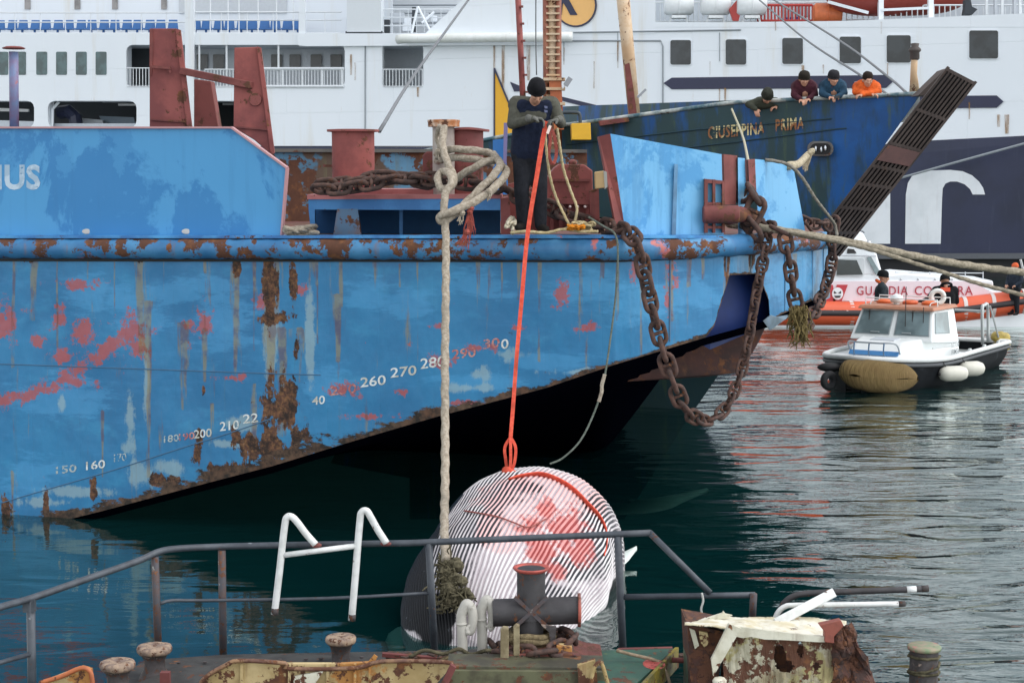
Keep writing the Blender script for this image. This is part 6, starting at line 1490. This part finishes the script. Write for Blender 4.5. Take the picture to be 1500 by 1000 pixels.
def hand_parts(mb, wr, d, n_, thumb, s=1.0, curl=.9):
    """wrist point, direction along the palm, palm normal (fingers curl towards it), thumb side"""
    d = V(d).normalized(); n_ = V(n_); n_ = (n_-d*n_.dot(d)).normalized(); a = V(thumb); a = (a-d*a.dot(d)-n_*a.dot(n_)).normalized()
    for i in range(4):
        o = (1.5-i)*.021*s; caps(mb, wr+a*o*.7+d*.012*s, wr+a*o+d*.075*s, .016*s, .0125*s, 8)
    for i, ln in enumerate((.072,.08,.074,.058)):
        o = (1.5-i)*.021*s; p = wr+a*o+d*.08*s; dd = d.copy(); k = curl*(1+.12*i)
        for j, fr in enumerate((.42,.33,.25)):
            ang = k*(.75 if j == 0 else 1.0); dd = (dd*cos(ang)+n_*sin(ang)); ax = d.cross(n_); 
            dd = dd.normalized(); q = p+dd*ln*fr*s; caps(mb, p, q, (.0098-.0012*j)*s, (.0092-.0012*j)*s, 8)
            p = q; n2 = (n_*cos(ang)-d*sin(ang)); d_, n_t = dd, (n_-dd*n_.dot(dd)); n_i = n_t.normalized() if n_t.length > 1e-3 else n_
            n_loc = n_i
            # next joint curls about the same axis
            d0 = dd; n0 = (M.Rotation(pi/2, 3, ax) @ dd) if ax.length else n_
            if n0.dot(n_) < 0 and j == 0: n0 = -n0
            dd = d0
            n_save = n0
            ang2 = k*.8
            dd = (d0*cos(ang2)+n_save*sin(ang2)) if j < 2 else d0
            if j < 2: dd = (d0*cos(.35*k)+n_save*sin(.35*k)).normalized()
    p = wr+a*.026*s+d*.02*s; q = p+(a*.8+d*.5+n_*.35).normalized()*.036*s; r = q+(d*.7+n_*.6+a*.1).normalized()*.03*s
    caps(mb, p, q, .015*s, .0125*s, 8); caps(mb, q, r, .0125*s, .010*s, 8)
def person(label, J, col, s=1.0, face=(0,-1,-.2), headup=(0,0,1), group=None, hat=None, hair=None, legs=True, hood=None, glove=None, vest=None, curl=.9, vox=.014, shoe=None, hands=True, collar=None):
    g = lambda k: V(J[k])
    base = V((g('pel').x, g('pel').y, min(g('aL').z, g('aR').z)-.06)) if legs else g('pel')
    o = thing('person', label, 'person', base, group)
    f = V(face).normalized()
    # skin body : one continuous surface under the clothes
    mb = MB(); L, hm = head_parts(mb, g('head'), f, headup, s)
    caps(mb, g('head')+V((0,0,-.06*s))-f*.01, g('neck'), .054*s, .058*s)
    caps(mb, g('neck'), g('chest'), .07*s, .12*s); caps(mb, g('chest'), g('pel'), .12*s, .12*s)
    for q in 'LR':
        caps(mb, g('neck'), g('s'+q), .06*s, .05*s); caps(mb, g('s'+q), g('e'+q), .045*s, .036*s); caps(mb, g('e'+q), g('w'+q), .036*s, .026*s)
        if legs: caps(mb, g('h'+q), g('k'+q), .075*s, .05*s); caps(mb, g('k'+q), g('a'+q), .045*s, .033*s)
        if hands and not glove:
            hd = V(J.get('hd'+q, g('w'+q)-g('e'+q))); hand_parts(mb, g('w'+q), hd, J.get('hn'+q, (0,0,-1)), J.get('ht'+q, (0,-1,0)), s, curl)
    fuse(mb, vox*.62, 'body', SKIN, o, 2)
    # jacket / jumper
    def torso(mb, x):
        mid = (g('chest')+g('pel'))/2; acr = (g('sR')-g('sL')).normalized()
        for w_ in (-1, 0, 1):
            caps(mb, g('chest')+acr*(w_*.075*s)+V((0,0,.04*s)), mid+acr*(w_*.07*s), (.115+x)*s, (.115+x)*s); caps(mb, mid+acr*(w_*.07*s), g('pel')+acr*(w_*.065*s), (.115+x)*s, (.118+x)*s)
        caps(mb, g('sL')+V((0,0,-.03*s)), g('sR')+V((0,0,-.03*s)), (.075+x)*s, (.075+x)*s)
    mb = MB(); torso(mb, .018)
    caps(mb, g('neck'), g('chest'), .068*s, .12*s)
    for q in 'LR':
        caps(mb, g('s'+q), g('e'+q), .072*s, .058*s); caps(mb, g('e'+q), g('w'+q), .058*s, .043*s); caps(mb, g('neck'), g('s'+q), .06*s, .075*s)
    fuse(mb, vox, 'jacket', clothm('cloth_jacket', lin(col['jacket'])), o, 3)
    if vest:
        mb = MB(); acr = (g('sR')-g('sL')).normalized(); mid = (g('chest')+g('pel'))/2
        for w_ in (-1, 0, 1):
            top_ = g('chest')+acr*(w_*.085*s)+V((0,0,.07*s)); caps(mb, top_, mid+acr*(w_*.075*s), .128*s, .142*s); caps(mb, mid+acr*(w_*.075*s), g('pel')+acr*(w_*.07*s)+V((0,0,-.03)), .142*s, .150*s)
            caps(mb, g('sR').lerp(g('sL'), .2)+V((0,-.01,-.055)), g('sR').lerp(g('sL'), .8)+V((0,-.01,-.055)), .118*s, .118*s)
            if w_: caps(mb, top_, g('neck')+acr*(w_*.09*s)+V((0,.02,-.01)), .07*s, .05*s)
        fuse(mb, vox, 'vest', clothm('cloth_vest', lin(vest)), o, 2)
    if legs:
        mb = MB(); caps(mb, g('hL'), g('hR'), .13*s, .13*s); caps(mb, g('pel'), (g('hL')+g('hR'))/2, .13*s, .14*s)
        for q in 'LR': caps(mb, g('h'+q), g('k'+q), .108*s, .082*s); caps(mb, g('k'+q), g('a'+q), .082*s, .068*s)
        fuse(mb, vox, 'trousers', clothm('cloth_trousers', lin(col['legs'])), o, 3)
        for q in 'LR':
            mb = MB(); a = g('a'+q); ff = V((f.x, f.y, 0)).normalized(); ff = V(J.get('toe'+q, ff)).normalized()
            caps(mb, a+V((0,0,.06)), a+V((0,0,-.02)), .06*s, .058*s); caps(mb, a+V((0,0,-.035)), a+ff*.15*s+V((0,0,-.045)), .048*s, .04*s)
            fuse(mb, vox*.8, 'boot', clothm('boot_leather', lin('24211f')), o, 2)
    if glove:
        for q in 'LR':
            mb = MB(); hd = V(J.get('hd'+q, g('w'+q)-g('e'+q))); caps(mb, g('w'+q)-hd.normalized()*.05, g('w'+q), .043*s, .036*s, 10)
            hand_parts(mb, g('w'+q), hd, J.get('hn'+q, (0,0,-1)), J.get('ht'+q, (0,-1,0)), s*1.25, curl); fuse(mb, .0065, 'glove', clothm('glove_cloth', lin(glove)), o, 2, .3)
    if hat:
        mb = MB(); m = M.Translation(L(0,-.012,.045)) @ hm
        mb.lathe([(.098*s,-.035*s),(.104*s,-.01*s),(.103*s,.01*s),(.098*s,.035*s),(.082*s,.068*s),(.05*s,.088*s),(.0,.095*s)], None, 22, m=m @ M.Diagonal((.93,1.08,1,1)))
        for v in mb.bm.verts: v.co += V((1,1,1))*.004*mn.noise(v.co*22)
        mb.tube([m @ V((.1*s*.93*cos(a*pi/10), .1*s*1.08*sin(a*pi/10), -.03*s)) for a in range(21)], .012*s, 6)
        if hat == 'cap': pass
        mb.build('beanie', clothm('cloth_hat', lin(col.get('hat','26241f'))), o, smooth=True)
    if hair:
        mb = MB(); mb.lathe([(.088*s,-.03*s),(.09*s,.01*s),(.082*s,.05*s),(.055*s,.08*s),(0,.09*s)], None, 20, m=M.Translation(L(0,-.018,.04)) @ hm @ M.Diagonal((.95,1.1,1,1)))
        for v in mb.bm.verts: v.co += V((1,1,1))*.008*mn.noise(v.co*40)
        mb.build('hair', clothm('hair', lin(hair), 60), o, smooth=True)
    if hood:
        mb = MB()
        mb.tube([L(.105*cos(a*pi/10), -.05+.07*sin(a*pi/10)*1.0, -.11-.03*sin(a*pi/10)) for a in range(21)], .03*s, 8)
        fuse(mb, vox, 'hood', clothm('hood_cloth', lin(hood)), o, 2)
    return o
def PJ(d): return {k: (P(*v) if k not in ('hdL','hdR','hnL','hnR','htL','htR','toeL','toeR') else V(v)) for k, v in d.items()}
# deckhand on the barge (image left arm = R)
D = 18.55
W1 = person('deckhand with black woolly hat, navy vest and grey gloves, head bowed over a red strap', PJ(dict(
    head=(786,134,D-.22), neck=(783,150,D-.06), chest=(781,172,D), pel=(777,218,D+.03),
    sR=(756,150,D), eR=(750,182,D-.12), wR=(781,174,D-.37), sL=(809,151,D), eL=(822,181,D-.08), wL=(815,176,D-.34),
    hR=(765,226,D+.03), kR=(764,280,D-.08), aR=(766,326,D), hL=(788,226,D+.03), kL=(791,278,D-.06), aL=(792,329,D-.05),
    hdR=(1,-.25,-.1), hnR=(0,-.2,-1), htR=(0,-1,.3), hdL=(-.7,-.55,-.15), hnL=(0,-.2,-1), htL=(0,-1,.3), toeR=(-.4,-1,0), toeL=(.4,-1,0))),
    dict(jacket='55554c', legs='24262c', hat='17171b'), face=(.12,-.75,-.66), headup=(.05,-.5,.8), hat=1, glove='6f6f6a', vest='1c2438', curl=1.0)
vb = W1
# vest print and knee print
for i_, y_ in enumerate((155,161)): plate([(797,y_),(802,y_+1),(802,y_+4),(798,y_+4)], D-.185, .01, 'vest_print', flatm('print_pale', lin('5f6684'), .7), W1)
# onlookers leaning on the rail of the blue ship
def leaner(label, hx, hy, sx0, sx1, sy, hands_, col, Y0=None, **k):
    ry = gtop(hx); Y = YG(hx)+.0; by = Y+.30
    hL, hR = hands_
    d = dict(head=(hx,hy,Y-.02), neck=(hx+(sx0+sx1-2*hx)*.18,hy+13,Y+.12), chest=((sx0+sx1)/2,sy+7,by-.2), pel=((sx0+sx1)/2,sy+52,by+.25),
        sR=(sx0+1,sy+1,by-.12), eR=(sx0-2,ry-6,Y+.02), wR=(hR[0],hR[1],Y-.14), sL=(sx1-1,sy+1,by-.12), eL=(sx1+3,ry-6,Y+.02), wL=(hL[0],hL[1],Y-.14),
        hR=(hx-6,sy+62,by+.28), kR=(hx-7,sy+98,by+.3), aR=(hx-7,sy+132,by+.35), hL=(hx+8,sy+62,by+.28), kL=(hx+8,sy+98,by+.3), aL=(hx+8,sy+132,by+.35))
    return person(label, PJ(d), col, group=None, vox=.016, **k)
o1 = leaner('onlooker in dark maroon hooded jacket and black woolly hat, hands clasped over the rail', 1178, 116, 1165, 1191, 124, ((1184,145),(1173,146)), dict(jacket='4a2630', legs='2a2c30', hat='2a2620'), hat=1, face=(.05,-1,-.35), hood='3a2228', curl=.7)
o2 = leaner('onlooker in teal blue jacket with red collar, dark hat, holding a dark phone', 1221, 115, 1206, 1234, 123, ((1226,142),(1216,142)), dict(jacket='2c4a60', legs='2a2c30', hat='2c2c30'), hat=1, face=(.15,-1,-.35), hood='7a3040', curl=.7)
o3 = leaner('bareheaded onlooker in bright orange jacket with dark shoulders, arms folded on the rail', 1271, 117, 1255, 1284, 125, ((1262,139),(1277,138)), dict(jacket='e0662e', legs='24262a'), hair='2a211c', face=(.05,-1,-.35), curl=.7)
plate([(1252,120),(1257,119),(1261,136),(1258,138)], YG(1255)+.20, .02, 'reflective_stripe', flatm('stripe_grey', lin('b8bcc0'), .4), o3)
plate([(1222,141),(1230,140),(1230,144),(1222,145)], YG(1225)-.24, .02, 'phone', flatm('phone_black', (.01,.01,.012), .3), o2)
Yq = YG(1122)
person('onlooker in grey green jacket bent low over the rail, one bare hand hanging down', PJ(dict(head=(1124,141,Yq-.18), neck=(1122,147,Yq-.02), chest=(1120,156,Yq+.15), pel=(1118,172,Yq+.5), sR=(1108,150,Yq+.0), eR=(1096,153,Yq-.05), wR=(1107,160,Yq-.2), sL=(1136,149,Yq+.05), eL=(1147,152,Yq+.02), wL=(1137,156,Yq-.05),
    hR=(1112,176,Yq+.6), kR=(1112,215,Yq+.5), aR=(1112,252,Yq+.6), hL=(1126,176,Yq+.6), kL=(1126,215,Yq+.5), aL=(1126,252,Yq+.6), hdR=(.3,-.2,-1), hnR=(.2,1,0))), dict(jacket='3f4238', legs='2a2c30', hat='33352e'), hat=1, face=(.1,-.6,-.8), headup=(0,-.6,.8), curl=.4, vox=.016)
# crew on the workboat
def stander(label, px, ytop, Y, col, face, w_=15, **k):
    z = P(px, ytop, Y).z; c = P(px, ytop, Y); hz = z-.13; fz = .36
    f = V(face); f.z = 0; f.normalize(); r = V((f.y,-f.x,0)); hh = z-fz; s_ = hh/1.75
    C = V((c.x, c.y, 0)); q = lambda a, b, zz: C+r*a*s_+f*b*s_+V((0,0,fz+zz*s_))
    J = dict(head=q(0,.03,1.62), neck=q(0,0,1.47), chest=q(0,0,1.28), pel=q(0,0,.98), sL=q(-.22,0,1.42), sR=q(.22,0,1.42), eL=q(-.29,.04,1.14), eR=q(.29,.04,1.14), wL=q(-.18,.24,1.02), wR=q(.18,.24,1.02), hL=q(-.09,0,.9), hR=q(.09,0,.9), kL=q(-.1,.02,.5), kR=q(.1,.02,.5), aL=q(-.11,0,.08), aR=q(.11,0,.08))
    J.update(k.pop('J', lambda q: {})(q)); J['toeL'] = f; J['toeR'] = f
    return person(label, J, col, s=s_*1.14, face=face, vox=.016, **k)
stander('crewman with black cap and orange collar in profile, behind the workboat cabin', 1292, 397, 36.4, dict(jacket='2a3338', legs='22252a', hat='15171a'), (1,-.25,-.15), hat=1, hood='d9602f')
cb = stander('crewman in black jacket with orange back print seen from behind, behind the workboat cabin', 1385, 403, 36.2, dict(jacket='17181b', legs='1c1e22', hat='17181b'), (-.1,1,-.35), hat=1, hair='17120f', hood='17181b', J=lambda q: dict(wL=q(-.55,.15,1.12), eL=q(-.38,.05,1.2)))
plate([(1378,421),(1392,421),(1392,427),(1378,427)], 35.95, .02, 'back_print', textm('print_orange', lin('d9502f'), .2, None, 20), cb)
stander('crewman in dark jacket with orange cap leaning at the right edge on the patrol boat', 1488, 386, YR-.3, dict(jacket='2c3440', legs='22252a', hat='d9663f'), (-.8,-.6,-.3), hat=1)
# helmsman inside the patrol boat wheelhouse is only a dark shape behind glass
